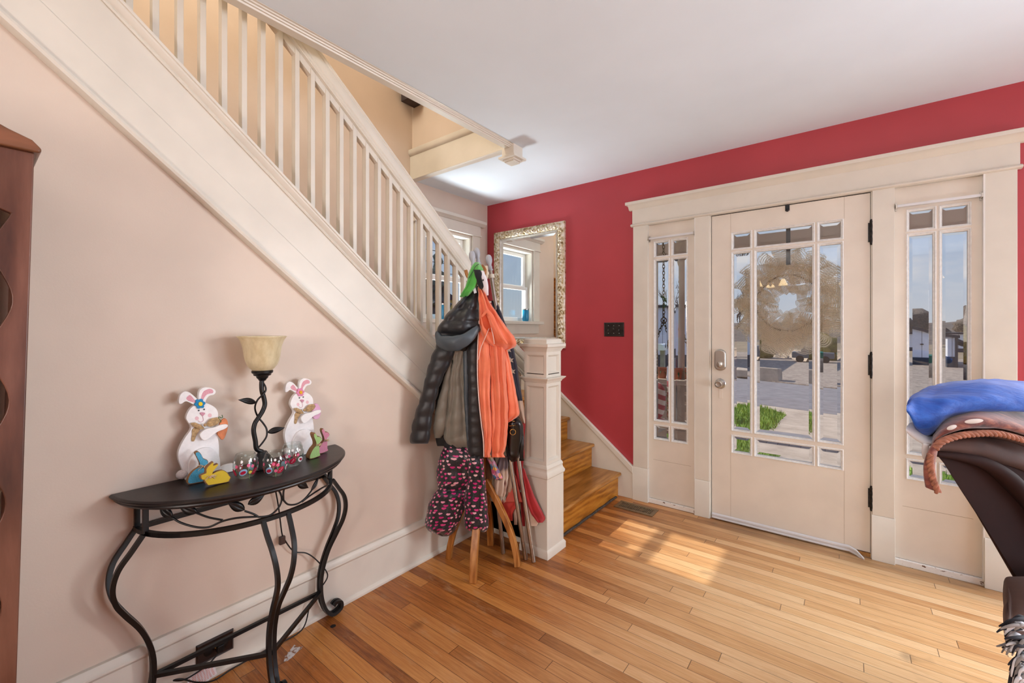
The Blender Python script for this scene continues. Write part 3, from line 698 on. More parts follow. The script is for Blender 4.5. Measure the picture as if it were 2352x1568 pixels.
for pts in ([(396, 1188), (415, 1200), (450, 1210), (480, 1210), (510, 1197), (545, 1189), (592, 1186)], [(450, 1177), (480, 1188), (512, 1194)], [(562, 1173), (582, 1180), (594, 1187)],
            [(594, 1187), (620, 1183), (640, 1165), (647, 1145), (640, 1126), (625, 1120), (610, 1128)], [(651, 1148), (652, 1125), (662, 1110), (680, 1107)], [(651, 1148), (662, 1158), (682, 1157), (700, 1145), (715, 1127)], [(694, 1152), (715, 1136), (740, 1120), (755, 1112)]):
    m = MB(); m.tube(spl([on_ring(*p) for p in pts], 6), .0033, 8); m.build('vine', M_blackmetal, ct, smooth=True)
for b_, t_, w_ in (((397, 1187), (366, 1157), .017), ((454, 1177), (410, 1160), .016), ((562, 1171), (521, 1150), .016), ((569, 1158), (609, 1134), .015), ((681, 1108), (708, 1120), .014), ((714, 1127), (731, 1092), .011), ((752, 1100), (758, 1072), .009)):
    B, T = on_ring(*b_), on_ring(*t_); m = MB(); leaf_mesh(m, B, T, (B.x/RB**2, (B.y-YC)/RA**2, 0), w_); m.build('leaf', M_blackmetal, ct, smooth=True)

# ================================================================== TABLE LAMP
LX, LY = .105, .737
lp = thing('table_lamp', 'black vine stem table lamp with a cream glass bell shade on the console table', 'lamp', (LX, LY, .775))
m = MB(); m.lathe((LX, LY, .775), [(0, 0), (.050, 0), (.052, .004), (.050, .010), (.044, .014), (.043, .022), (.036, .034), (.026, .048), (.018, .058), (.016, .064), (.010, .066), (0, .067)], 32); m.build('base', M_blackmetal, lp, smooth=True, angle=50)
lpx = lambda p, dx=0: on_x(p[0], p[1], LX+dx)
m = MB(); sp_ = [lpx(p) for p in ((590, 1040), (589.5, 1031), (586.5, 1012), (582.5, 989), (585.6, 972), (593, 960), (602.5, 945), (608, 930), (606.5, 915), (601.5, 897), (601, 878), (602, 868))]
sp_[0] = Vector((LX, LY, .838)); sp_[-1] = Vector((LX, LY+.002, 1.126)); m.tube(spl(sp_, 6), .0085, 12); m.build('stem', M_blackmetal, lp, smooth=True)
m = MB(); m.tube(spl([lpx(p, d) for p, d in (((604, 878), 0), ((609.5, 888), .006), ((610, 897), .009), ((602.8, 907), .012), ((591.4, 918.5), .006), ((585.6, 936), -.002), ((591.4, 955), -.010), ((604.7, 972), -.006), ((612.4, 985.4), .004), ((612.4, 1000.7), .006), ((604.7, 1014), .004), ((594, 1027), .003))], 6), .0034, 8); m.build('vine', M_blackmetal, lp, smooth=True)
for b_, t_ in (((589, 924), (547, 918)), ((614, 993), (654, 982))):
    m = MB(); leaf_mesh(m, lpx(b_), lpx(t_, .02), (.85, -.3, .35), .0125, .004, 12); m.build('leaf', M_blackmetal, lp, smooth=True)
m = MB(); m.lathe((LX, LY, 0), [(0, 1.118), (.012, 1.118), (.015, 1.124), (.020, 1.129), (.022, 1.136), (.030, 1.139), (.032, 1.146), (.037, 1.149), (.038, 1.157), (.034, 1.160), (0, 1.160)], 32); m.build('socket_cup', M_blackmetal, lp, smooth=True, angle=50)
k = NB('marbled_cream_glass'); v = k.coord(); nn = k.noise(k.coord('Object', (6, 6, 2.5)), 4, 4, .6); k.col(k.ramp(nn, [(.35, rgb('#C4B48F')), (.6, rgb('#DCCFAE')), (.75, rgb('#E6DCC3'))])); k.b.inputs['Roughness'].default_value = .32; k.b.inputs['Subsurface Weight'].default_value = .35; k.b.inputs['Subsurface Radius'].default_value = (.03, .025, .018); k.b.inputs['Subsurface Scale'].default_value = .5
o_ = [(.033, 1.158), (.042, 1.166), (.0515, 1.1785), (.059, 1.196), (.063, 1.215), (.0655, 1.235), (.069, 1.256), (.076, 1.276), (.0845, 1.289), (.0880, 1.2925)]
m = MB(); m.lathe((LX, LY, 0), o_+[(r-.0035, z+.001) for r, z in reversed(o_)], 48, caps=False); m.build('lamp_shade', k.m, lp, smooth=True)
m = MB(); cord = [(.030, .80, .745), (.016, .835, .58), (.018, .850, .45), (.020, .862, .415), (.020, .90, .352), (.024, .955, .322), (.036, 1.00, .270), (.055, 1.035, .20), (.052, 1.00, .150), (.045, .96, .10), (.050, .92, .012), (.046, .80, .006), (.044, .66, .006), (.056, .59, .008), (.080, .53, .050), (.088, .48, .098), (.080, .46, .102), (.066, .50, .075), (.050, .57, .075), (.045, .612, .098)]
m.tube(spl(cord, 8), .0028, 8); co = m.build('lamp_cord', M_blackmetal, lp, smooth=True)
MB().box(.012, .028, .838, .862, .403, .437).build('cord_switch', mat('brown_plastic', '#3A2620', .4), lp, bevel=.003)
MB().box(.0305, .050, .602, .625, .094, .121).build('plug', M_blackmetal, lp, bevel=.004)

# outlet in the baseboard
ol = thing('electrical_outlet', 'dark brown electrical outlet plate set sideways in the cream baseboard', 'outlet', (.02, .6025, .068))
m = MB(); q = [(.541, .069), (.664, .069), (.664, .147), (.541, .147)]; vs = []
for d, x in ((0, .0195), (0, .024), (.005, .0285), (.009, .0275), (.012, .0275)):
    for y, z in q: vs.append((x, y+(d if y < .6 else -d), z+(d if z < .108 else -d)))
m.add(vs, [(i*4+k, i*4+(k+1) % 4, i*4+4+(k+1) % 4, i*4+4+k) for i in range(4) for k in range(4)]+[(16, 17, 18, 19)]); m.build('plate', mat('brown_bakelite', '#2A1A16', .32, var=.15), ol)
for y in (.580, .626):
    m = MB(); m.lathe((.0265, y, .108), [(0, 0), (.0165, 0), (.0165, .003), (.014, .0045), (0, .0045)], 24, axis=(1, 0, 0)); m.build('receptacle', M_blackmetal, ol, smooth=True, angle=40)
m = MB(); m.lathe((.0272, .603, .108), [(0, 0), (.003, 0), (.0025, .0015), (0, .002)], 10, axis=(1, 0, 0)); m.build('screw', mat('brass_screw', '#C7A867', .3, 1), ol, smooth=True)
# warning tag on the cord
tg = thing('paper_tag', 'white paper warning tag with red print on the lamp cord by the outlet', 'tag', (.04, .55, .02))
tq = [(.046, .506, .066), (.042, .590, .072), (.050, .600, .022), (.056, .512, .010)]
m = MB(); m.add(tq+[(x-.0006, y, z) for x, y, z in tq], [(0, 1, 2, 3), (7, 6, 5, 4), (0, 4, 5, 1), (1, 5, 6, 2), (2, 6, 7, 3), (3, 7, 4, 0)]); m.build('paper', mat('tag_paper', '#DDD9DC', .7, var=.05), tg)
Mtag = mat('red_print', '#D0654F', .7, var=.15, vs=60)
A, B, Cc, Dd = [Vector(p) for p in tq]
for i in range(9):
    m = MB(); t0, t1 = .10+i*.096, .10+i*.096+(.055 if i == 0 else .034)
    for jj in range(9):
        s0 = .30+.055*jj if i == 0 else .05+.10*jj+.01*math.sin(i*7+jj); s1 = s0+(.036 if i == 0 else .05+.03*abs(math.sin(i*3+jj*5)))
        if i == 0 and jj > 8 or s1 > .96: continue
        P_ = lambda s, t: lerp(lerp(A, B, s), lerp(Dd, Cc, s), t)+Vector((.0004, 0, 0))
        m.add([P_(s0, t0), P_(s1, t0), P_(s1, t1), P_(s0, t1)], [(0, 1, 2, 3)])
    m.build('print_line', Mtag, tg)
# scrap of paper stuck to the floor
m = MB(); fp = [on_z(x, y, .0012) for x, y in ((655, 1506), (668, 1490), (676, 1480), (684, 1485), (696, 1484), (690, 1492), (682, 1497), (672, 1508), (660, 1517), (652, 1518))]
m.add([tuple(p) for p in fp]+[(p.x, p.y, .0002) for p in fp], [tuple(range(10))]+[(i, (i+1) % 10, (i+1) % 10+10, i+10) for i in range(10)])
k = NB('torn_paper'); nn = k.noise(k.coord(), 60, 3); k.col(k.ramp(nn, [(.42, rgb('#8A5A38')), (.5, rgb('#C9C4C4')), (.7, rgb('#DAD8DA'))])); tag(m.build('paper_scrap', k.m), 'torn white paper scrap stuck to the floorboards under the console table', 'paper')
# knot hole in the floor
m = MB(); p = on_z(765, 1437, .0008); m.lathe(p, [(0, 0), (.010, 0), (.012, -.0006)], 14, caps=False); o = m.build('trim_6', M_dark); struct(o, 'dark knot hole in the floorboards')

# ================================================================== EASTER FIGURES
def cz(p, lo=.7757): return (p[0], max(p[1], lo))
def plane_poly(pts, org, sc, X):
    o = []
    for x, y in pts:
        q = on_x(org[0]+x/sc, org[1]+y/sc, X); o.append((q.y, q.z))
    return o
def smooth_poly(pts, n=3):
    return [(v.x, v.y) for v in spl([(a, b, 0) for a, b in pts], n, True)]
def board(name, poly, x0, x1, m_, parent, dy=0, clamp=True, bevel=.0018, sm=3):
    pl = smooth_poly(poly, sm) if sm else poly
    if clamp: pl = [cz(p) for p in pl]
    cl = [pl[0]]
    for p in pl[1:]:
        if abs(p[0]-cl[-1][0])+abs(p[1]-cl[-1][1]) > 1e-5: cl.append(p)
    m = MB(); m.prism(cl, lambda a, z, t: (t, a+dy, z), x0, x1); return m.build(name, m_, parent, bevel=bevel, seg=2)
def disc(cx, cy, r, n=14, rx=1): return [(cx+r*rx*math.cos(2*PI*i/n), cy+r*math.sin(2*PI*i/n)) for i in range(n)]
k = NB('chippy_white_paint'); v = k.coord(); nn = k.noise(v, 55, 4, .7); nf = k.noise(v, 420, 2); sp1 = k.ramp(nf, [(.30, (1, 1, 1, 1)), (.34, (0, 0, 0, 1))]); base = k.ramp(nn, [(.25, rgb('#E9E7E8')), (.7, rgb('#F6F4F4'))])
k.col(k.mix(k.math('MULTIPLY', k.math('GREATER_THAN', nn, .62), k.math('MULTIPLY', sp1, .8)), base, rgb('#8C6A48'))); k.b.inputs['Roughness'].default_value = .55; M_rab = k.m
def glitter(name, hx, hx2):
    if name in MATS: return MATS[name]
    k = NB(name); nn = k.noise(k.coord(), 520, 2); k.col(k.ramp(nn, [(.4, rgb(hx)), (.6, rgb(hx2))])); k.b.inputs['Roughness'].default_value = .4; k.bump(nn, .8, .002); MATS[name] = k.m; return k.m
M_pinkg = glitter('pink_glitter', '#D58C9E', '#F0B8C4'); M_burlap = mat('burlap', '#B99A70', .9, var=.22, vs=120, bs=260, bst=.6, bd=.003)
M_black = mat('black_bead', '#1A1B20', .35); M_blush = mat('pink_blush', '#EDC4CC', .6); M_nose = mat('nose_pink', '#CC8FA4', .5)
M_woodedge = mat('raw_mdf_edge', '#8A6440', .8, var=.15, vs=60)
def rabbit(dy, label, petal, eye, held):
    P = lambda pts: plane_poly(pts, (380, 860), 5.6, .05)
    r = thing('rabbit_figurine', label, 'figurine', (.045, .545+dy, .7755), 'white wooden rabbits on the console table')
    board('body', P([(290, 610), (264, 560), (285, 490), (330, 425), (400, 383), (510, 366), (600, 398), (655, 445), (676, 505), (668, 590), (655, 700), (668, 790), (685, 900), (688, 1050), (690, 1230), (690, 1345), (560, 1380), (300, 1380), (240, 1300), (213, 1210), (170, 1100), (165, 1000), (200, 900), (262, 795), (330, 690)]), .034, .052, M_rab, r, dy)
    board('ear', P([(380, 395), (270, 345), (215, 372), (176, 376), (170, 320), (195, 250), (250, 215), (310, 230), (360, 270), (412, 325), (430, 380)]), .034, .052, M_rab, r, dy)
    board('ear', P([(430, 380), (424, 270), (440, 200), (490, 166), (560, 165), (630, 190), (646, 225), (620, 260), (560, 276), (520, 330), (505, 385)]), .034, .052, M_rab, r, dy)
    board('ear_lining', P([(266, 300), (310, 262), (345, 290), (385, 345), (372, 358), (320, 345), (285, 330)]), .050, .0528, M_pinkg, r, dy, bevel=.0004)
    board('ear_lining', P([(460, 322), (460, 280), (490, 215), (560, 183), (607, 200), (605, 235), (540, 250), (500, 290), (480, 325)]), .050, .0528, M_pinkg, r, dy, bevel=.0004)
    fp = []
    for i in range(48):
        a = 2*PI*i/48; rr = 52+20*abs(math.cos(3*a+.5)); fp.append((436+rr*math.cos(a), 373+rr*.92*math.sin(a)))
    board('flower', P(fp), .052, .0575, petal, r, dy, sm=0, bevel=.0006); board('flower_center', P(disc(441, 374, 27)), .057, .0605, eye, r, dy, sm=0, bevel=.0008)
    for cx, cy in ((425, 460), (494, 446)): board('eye', P(disc(cx, cy, 11, 10)), .051, .0540, M_black, r, dy, sm=0, bevel=.0006)
    board('nose', P([(437, 492), (470, 483), (506, 494), (478, 529), (466, 526)]), .051, .0560, M_nose, r, dy, bevel=.0008)
    for cx, cy in ((402, 562), (568, 523)): board('cheek', P(disc(cx, cy, 26)), .051, .0523, M_blush, r, dy, sm=0, bevel=0)
    q = P([(472, 530), (480, 560), (484, 585), (470, 602), (440, 606), (415, 590)]); m = MB(); m.tube([(.0526, a+dy, z) for a, z in spl3(q)], .0007, 6); m.build('mouth', M_nose, r, smooth=True)
    board('haunch', P([(285, 1250), (285, 1150), (310, 1080), (370, 990), (430, 950), (500, 930), (580, 940), (640, 985), (676, 1045), (688, 1130), (690, 1380), (500, 1385), (330, 1380), (295, 1310)]), .051, .063, M_rab, r, dy)
    board('arm', P([(420, 765), (440, 730), (500, 690), (600, 670), (680, 640), (760, 630), (780, 655), (740, 690), (660, 720), (600, 760), (520, 825), (470, 835), (430, 800)]), .059, .070, M_rab, r, dy)
    board('foot', P([(640, 1250), (720, 1170), (800, 1142), (868, 1138), (886, 1170), (870, 1225), (780, 1300), (650, 1320)]), .050, .066, M_rab, r, dy)
    if held == 'carrot':
        board('carrot', P([(655, 740), (690, 620), (720, 575), (760, 560), (790, 600), (792, 680), (770, 760), (740, 822), (710, 832), (675, 790)]), .050, .060, mat('carrot_orange', '#D98252', .6, var=.2, vs=40), r, dy)
        q = P([(705, 608), (690, 580), (668, 556), (680, 540), (705, 552), (722, 545), (714, 515)]); m = MB(); m.tube([(.060, a+dy, z) for a, z in spl3(q)], .0014, 6); m.build('carrot_top', mat('green_wire', '#3E6B35', .5), r, smooth=True)
    else:
        board('easter_egg', P([(640, 700), (645, 600), (690, 545), (740, 545), (785, 600), (795, 680), (760, 760), (700, 775), (655, 750)]), .050, .060, mat('egg_lilac', '#DDA9CB', .6, var=.06), r, dy)
    # burlap bow: two puffed loops, knot, tails
    for c_, w_, h_, tl in (((400, 655), 85, 36, .35), ((605, 605), 90, 58, -.3)):
        rows = []
        for i in range(13):
            t = i/12; s_ = math.sin(PI*min(1, t*1.0)); hh = h_*(.22+.78*s_); row = []
            for j_ in range(12):
                a = 2*PI*j_/12; x = c_[0]-w_+2*w_*t; y = c_[1]+hh*math.cos(a)*(1+.12*math.sin(t*9+j_))+tl*(x-c_[0])
                q = plane_poly([(x, y)], (380, 860), 5.6, .05)[0]; row.append((.060+.006*math.sin(a)*s_+.0012*math.sin(j_*3+t*10), q[0]+dy, q[1]))
            rows.append(row)
        m = MB(); m.grid(rows, True, caps=True); m.build('bow_loop', M_burlap, r, smooth=True)
    q = plane_poly([(488, 640)], (380, 860), 5.6, .05)[0]; m = MB(); m.ball((.066, q[0]+dy, q[1]), .005, .005, .006); m.build('bow_knot', M_burlap, r, smooth=True)
    board('bow_tail', P([(430, 650), (450, 690), (395, 770), (365, 850), (330, 845), (340, 760), (345, 700)]), .053, .0552, M_burlap, r, dy, bevel=0)
    q = plane_poly([(215, 1285)], (380, 860), 5.6, .05)[0]; m = MB(); n_ = 20; m.ball((.046, q[0]+dy, max(q[1], .7757+.0165)), .016, .0175, .0165, 20)
    m.v = [tuple(Vector(p)+Vector((0, 0, 0))+(Vector(p)-Vector((.046, q[0]+dy, q[1]))).normalized()*.0015*noise.noise(Vector(p)*300)) for p in m.v]
    m.build('pompom_tail', mat('fluffy_white', '#F2E9E8', .95, var=.05, vs=200, bs=400, bst=.9, bd=.004), r, smooth=True)
    return r
def spl3(q): return [(v.x, v.y) for v in spl([(a, b, 0) for a, b in q], 4)]
rabbit(0, 'white wooden rabbit with blue flower holding an orange carrot', mat('blue_felt', '#1E86BD', .8), mat('yellow_felt', '#F2D22E', .8), 'carrot')
rabbit(.367, 'white wooden rabbit with pink flower holding a lilac egg', mat('pink_felt', '#E58FB4', .8), mat('amber_felt', '#F0B429', .8), 'egg')
def raffia(parent, c, w, dy=.0):
    m = MB(); random.seed(int(c[1]*1e4))
    for i in range(14):
        a = random.uniform(-.6, .6); s = random.choice((-1, 1)); ln = random.uniform(.4, 1)*w
        m.tube(spl([c, (c[0]+random.uniform(.001, .006), c[1]+s*ln*.5, c[2]+math.sin(a)*ln*.5+.003), (c[0]+random.uniform(0, .006), c[1]+s*ln, c[2]+math.sin(a)*ln-.004*random.random())], 4), .0008, 5)
    m.build('raffia_bow', mat('raffia', '#CDB291', .85, var=.2, vs=90), parent, smooth=True)
    m = MB(); m.lathe((c[0]+.005, c[1], c[2]), [(0, 0), (.0042, 0), (.0045, .0015), (.003, .0018), (0, .001)], 14, axis=(1, 0, 0)); m.build('button', mat('wood_button', '#B98F6B', .5), parent, smooth=True)
def bunny(label, pts, org, sc, X, th, face, back, bow, w=.022, shift=(0, 0)):
    P = [(a+shift[0], b+shift[1]) for a, b in plane_poly(pts, org, sc, X)]
    zmin = min(z for _, z in P); P = [(a, z-zmin+.7757) if True else (a, z) for a, z in P]
    r = thing('bunny_cutout', label, 'figurine', (X, sum(a for a, _ in P)/len(P), .7755), 'small colored bunny cutouts on the console table')
    pp = [cz(p) for p in smooth_poly(P, 2)]
    m = MB(); m.prism(pp, lambda a, z, t: (t, a, z), X-th, X-.0015); m.build('wood_block', back, r, bevel=.001)
    cy = sum(a for a, _ in pp)/len(pp); czc = sum(z for _, z in pp)/len(pp)
    m = MB(); m.prism([(cy+(a-cy)*.93, max(.777, czc+(z-czc)*.95)) for a, z in pp], lambda a, z, t: (t, a, z), X-.0018, X); m.build('face_sheet', face, r, bevel=.0004)
    q = plane_poly([bow], org, sc, X)[0]; raffia(r, (X+.001, q[0]+shift[0], q[1]-zmin+.7757+shift[1]), w)
    return r
def woven(name, hx, hx2):
    k = NB(name); v = k.coord('Object', (1, 1, 1)); wv = k.n('ShaderNodeTexWave', Scale=190.0, bands_direction='DIAGONAL'); k.l(v, wv.inputs['Vector']); k.col(k.ramp(wv.outputs[1], [(.2, rgb(hx)), (.7, rgb(hx2))])); k.b.inputs['Roughness'].default_value = .75; k.bump(wv.outputs[1], .6, .002); return k.m
bunny('small blue glitter bunny with a raffia bow in front of the carrot rabbit', [(300, 1425), (285, 1380), (320, 1300), (380, 1240), (450, 1190), (432, 1120), (402, 1060), (385, 1020), (425, 1000), (465, 1040), (490, 1090), (540, 1110), (555, 1150), (520, 1200), (530, 1260), (500, 1390), (400, 1410)], (380, 860), 5.6, .112, .018, glitter('blue_glitter', '#2F83A8', '#58B4D6'), M_woodedge, (500, 1192))
bunny('small yellow woven bunny lying in front of the blue glitter bunny', [(462, 1372), (450, 1320), (520, 1290), (520, 1240), (555, 1190), (620, 1140), (612, 1190), (680, 1165), (670, 1192), (622, 1250), (600, 1300), (660, 1270), (740, 1250), (800, 1280), (828, 1320), (848, 1342), (830, 1380), (800, 1405), (590, 1442), (540, 1442), (492, 1376)], (380, 860), 5.6, .185, .018, woven('yellow_weave', '#C9A21C', '#F0D443'), M_woodedge, (570, 1335), .02)
gp = [(1620, 872), (1603, 835), (1630, 760), (1680, 670), (1738, 600), (1730, 520), (1700, 450), (1688, 390), (1720, 362), (1760, 430), (1800, 428), (1842, 470), (1832, 512), (1790, 555), (1802, 640), (1802, 760), (1816, 802), (1700, 852)]
bunny('small green glitter bunny at the right end of the console table', gp, (520, 960), 8.4, .150, .034, glitter('green_glitter', '#86B062', '#B4D68C'), M_woodedge, (1780, 590), .014)
bunny('small pink glitter bunny half hidden behind the green bunny', gp, (520, 960), 8.4, .108, .020, glitter('rose_glitter', '#C66F8C', '#E8A0B8'), M_woodedge, (1780, 590), .012, (.036, 0))

# ================================================================== PAINTED VOTIVES
vp = [(.0, .0), (.024, 0), (.028, .003), (.034, .014), (.0395, .032), (.041, .046), (.0395, .062), (.035, .078), (.031, .088)]
def vr(z):
    for (r0, z0), (r1, z1) in zip(vp, vp[1:]):
        if z0 <= z <= z1 and z1 > z0: return r0+(r1-r0)*(z-z0)/(z1-z0)
    return .031
M_vg = thin_glass('votive_glass', (.95, .97, .96, 1))
Mr, Mb, Mw, Mp, Mgn, My = mat('egg_red', '#B51E3E', .35), mat('egg_blue', '#8FB3D0', .35), mat('egg_white', '#EFEDEE', .35), mat('tulip_pink', '#DE5F86', .35), mat('stem_green', '#6E9560', .4), mat('tulip_yellow', '#E2CC5A', .4)
def votive(px, py, rot, label):
    b = on_z(px, py, .7755); d = Vector((b.x-1.925, b.y, 0)).normalized(); c = b+d*.026
    r = thing('votive_glass', label, 'candle holder', c, 'painted glass votives on the console table')
    m = MB(); m.lathe(c, vp+[(r_-.0022, z+.0004) for r_, z in reversed(vp[1:])]+[(0, .006)], 40, caps=False); m.build('glass_cup', M_vg, r, smooth=True)
    face = math.atan2(-d.y, -d.x)
    def patch(name, ang, z, w, h, tilt, mm, shp=None, lift=.0006):
        m = MB(); pts = []
        for i in range(18):
            a = 2*PI*i/18; rr = shp(a) if shp else 1; u = rr*w*math.cos(a); v = rr*h*math.sin(a)
            pts.append((u*math.cos(tilt)-v*math.sin(tilt), u*math.sin(tilt)+v*math.cos(tilt)))
        vs = []
        for k_ in (0, .55, 1):
            for u, v in pts:
                zz = z+v*k_; q = vr(zz)+lift; an = face+rot+ang+u*k_/q; vs.append((c.x+q*math.cos(an), c.y+q*math.sin(an), c.z+zz))
        m.add(vs, [(i+k_*18, (i+1) % 18+k_*18, (i+1) % 18+18+k_*18, i+18+k_*18) for k_ in (0, 1) for i in range(18)]); m.build(name, mm, r, smooth=True)
    patch('painted_egg', -.55, .028, .011, .015, -.9, Mb); patch('egg_band', -.55, .027, .010, .006, .45, Mr, None, .0010)
    patch('painted_egg', .50, .026, .010, .014, -.8, Mr)
    for q in (-.3, .1, .45): patch('egg_dot', .50+q*.22, .026+q*.012, .0014, .0014, 0, Mw, None, .0011)
    patch('painted_egg', 1.35, .027, .010, .014, .9, Mw); patch('egg_band', 1.35, .027, .009, .0045, -.5, Mr, None, .0010)
    patch('painted_egg', -1.5, .027, .010, .014, .7, Mr); patch('painted_egg', 2.3, .027, .010, .014, -.7, Mb); patch('painted_egg', 3.3, .027, .010, .014, .7, Mr)
    for a_, z, mm in ((-.12, .052, Mp), (.22, .047, Mp), (1.0, .048, Mp), (2.0, .05, Mp), (-1.1, .05, Mp), (.05, .026, My if rot > .2 else Mp)):
        patch('tulip', a_, z, .0055, .0065, 0, mm, lambda a: 1-.18*max(0, math.sin(a))*abs(math.cos(3*a)))
        patch('tulip_stem', a_, z-.016, .001, .011, .1, Mgn)
    for a_ in (-.65, .0, .5, 1.2, 1.9, -1.4, 2.8): patch('painted_daisy', a_, .066+.004*math.sin(a_*5), .0055, .0055, 0, Mw, lambda a: .45+.55*abs(math.cos(4*a)))
votive(564, 1100, .35, 'clear votive glass nearest the yellow bunny painted with eggs and a yellow tulip')
votive(632, 1095, 0, 'clear votive glass painted with eggs and tulips standing nearest the table front')
votive(672, 1072, -.5, 'clear votive glass painted with eggs half behind the middle votive')
# ================================================================== COAT RACK AND WHAT HANGS ON IT
RT = 2.447                      # distance of the rack's pole from the photographer
RP = Vector((.291, 1.829, 0))
def loft(mb, rows, v=0., b=.03, n=44, sub=7, fold=(0, 0, 0, 0), quilt=None, wr=.003, flat=.75, seed=0, t0=RT):
    """cloth body: rows = (py, left px, right px[, v, b]); v = nearer(-)/farther(+) than the pole, b = half thickness"""
    R = [(r[0], r[1], r[2], r[3] if len(r) > 3 else v, r[4] if len(r) > 4 else b) for r in rows]
    A = spl([Vector((r[0], r[1], r[2])) for r in R], sub); B = spl([Vector((r[3], r[4], 0)) for r in R], sub)
    Ls = 0; out = []; uvs = []; prev = None
    for i, (q, w) in enumerate(zip(A, B)):
        py, l, r_ = q; vv, bb = w.x, w.y; c = (l+r_)/2; a = (r_-l)/2
        if prev: Ls += math.hypot(py-prev[0], c-prev[1])*.00247
        prev = (py, c); row = []; uv = []
        for k in range(n):
            th = 2*PI*k/n; cs, sn = math.cos(th), math.sin(th)
            s = math.copysign(abs(cs)**flat, cs); d = math.copysign(abs(sn)**flat, sn)
            off = fold[1]*(.6*math.sin(fold[0]*s*PI+fold[2]+fold[3]*Ls*8+1.6*noise.noise(Vector((s*1.2, Ls*5, seed))))+.9*noise.noise(Vector((s*3.2, Ls*3.2, seed+2)))) if fold[0] else 0
            g = 1.0; e = 0
            if quilt:
                ph = Ls/quilt[0]+(quilt[2] if len(quilt) > 2 else 0)*s
                qq = abs(math.sin(PI*ph))**.55-.6; e = quilt[1]*qq
            depth = vv-d*(bb+e)-off*(.5+.5*max(0, d))
            px = c+(a+e/.00247*.8*abs(s))*s
            p = at(px, py, t0+depth)
            if wr: p += Vector((noise.noise(p*9+Vector((seed, 0, 0))), noise.noise(p*9+Vector((0, seed+5, 0))), 0))*wr+Vector((noise.noise(p*28+Vector((seed, 3, 0))),)*2+(0,))*wr*.45
            row.append(p); uv.append((th/(2*PI)*(2*a*.00247*2+.05), Ls))
        out.append(row); uvs.append(uv)
    mb.grid(out, True, caps=True, uvs=uvs); return mb
def cloth(name, hx, rough=.8, var=.08, sheen=.2, bs=300, bst=.3):
    return mat(name, hx, rough, var=var, vs=12, sheen=sheen, bs=bs, bst=bst, bd=.0015)
# the rack: pole, four bent legs, pegs
cr_ = thing('coat_rack', 'bentwood oak coat rack buried under coats beside the stair newel post', 'coat rack', (RP.x, RP.y, 0))
m = MB(); m.lathe((RP.x, RP.y, 0), [(0, .20), (.020, .20), (.022, .25), (.020, .60), (.018, 1.3), (.017, 1.62), (.022, 1.64), (.022, 1.66), (.014, 1.675), (0, 1.69)], 20); m.build('pole', M_bentwood, cr_, smooth=True, angle=50)
for fx, fy in ((.384, 1.650), (.110, 1.740), (.472, 1.918), (.2, 2.006)):
    o = Vector((fx-RP.x, fy-RP.y, 0)); L_ = o.length; o.normalize(); m = MB()
    pts = spl([RP+o*.016+Vector((0, 0, .47)), RP+o*.045+Vector((0, 0, .42)), RP+o*.095+Vector((0, 0, .33)), RP+o*(L_-.045)+Vector((0, 0, .20)), RP+o*(L_-.010)+Vector((0, 0, .08)), RP+o*L_+Vector((0, 0, .0))], 7)
    m.tube(pts, [.0275]*len(pts), 4, ref=(o.y, -o.x, 0), asp=.8); m.build('leg', M_bentwood, cr_, bevel=.004, seg=2)
for a in (2.2, 3.9):
    d = Vector((math.cos(a), math.sin(a), 0)); m = MB(); m.tube(spl([RP+d*.01+Vector((0, 0, 1.60)), RP+d*.05+Vector((0, 0, 1.585)), RP+d*.085+Vector((0, 0, 1.62)), RP+d*.095+Vector((0, 0, 1.655))], 5), .010, 8); m.build('peg', M_bentwood, cr_, smooth=True)

# flagpoles
def flagpole(foot, tpx, tpy, tdep, label):
    f = Vector(foot); t = at(tpx, tpy, tdep); d = (t-f).normalized(); Lg = (t-f).length
    r = thing('flagpole', label, 'flagpole', f, 'flagpoles leaning on the coat rack')
    m = MB(); m.tube([f+d*.004, f+d*.10], .0125, 16); m.tube([f+d*.099, f+d*.104], .0108, 16); m.tube([f+d*.103, f+d*(Lg-.10)], .0118, 16); m.build('pole', M_alu, r, smooth=True, angle=40)
    q = f+d*(Lg-.105)
    m = MB(); m.lathe(q, [(0, 0), (.014, 0), (.016, .006), (.012, .012), (.013, .022), (.010, .032), (.012, .04), (.017, .052), (.0195, .066), (.018, .082), (.012, .094), (0, .099)], 20, axis=d); m.build('finial', mat('grey_plastic', '#A9ABB4', .4, var=.04), r, smooth=True)
    m = MB(); m.lathe(q-d*.045, [(0, 0), (.018, 0), (.019, .008), (.018, .022), (0, .024)], 18, axis=d); m.build('collar', mat('cream_plastic', '#DAD3C4', .45, var=.05), r, smooth=True, angle=40)
    return r
flagpole((.523, 2.003, 0), 1121, 582, 2.56, 'aluminium flagpole with grey ball tip standing nearest the newel post')
flagpole((.472, 1.998, 0), 1093, 566, 2.50, 'aluminium flagpole with the highest grey ball tip behind the green fleece')
flagpole((.328, 1.970, 0), 1083, 573, 2.44, 'aluminium flagpole with grey ball tip farthest from the newel post')

M_nyl = mat('black_nylon', '#191A1F', .42, var=.12, vs=10, sheen=.15, bs=60, bst=.25, bd=.003)
M_lin = mat('olive_grey_lining', '#7E796E', .45, var=.1, vs=10, sheen=.1, bs=50, bst=.3, bd=.003)
M_hl = mat('slate_hood_lining', '#47525B', .45, var=.12, vs=12, bs=60, bst=.3, bd=.003)
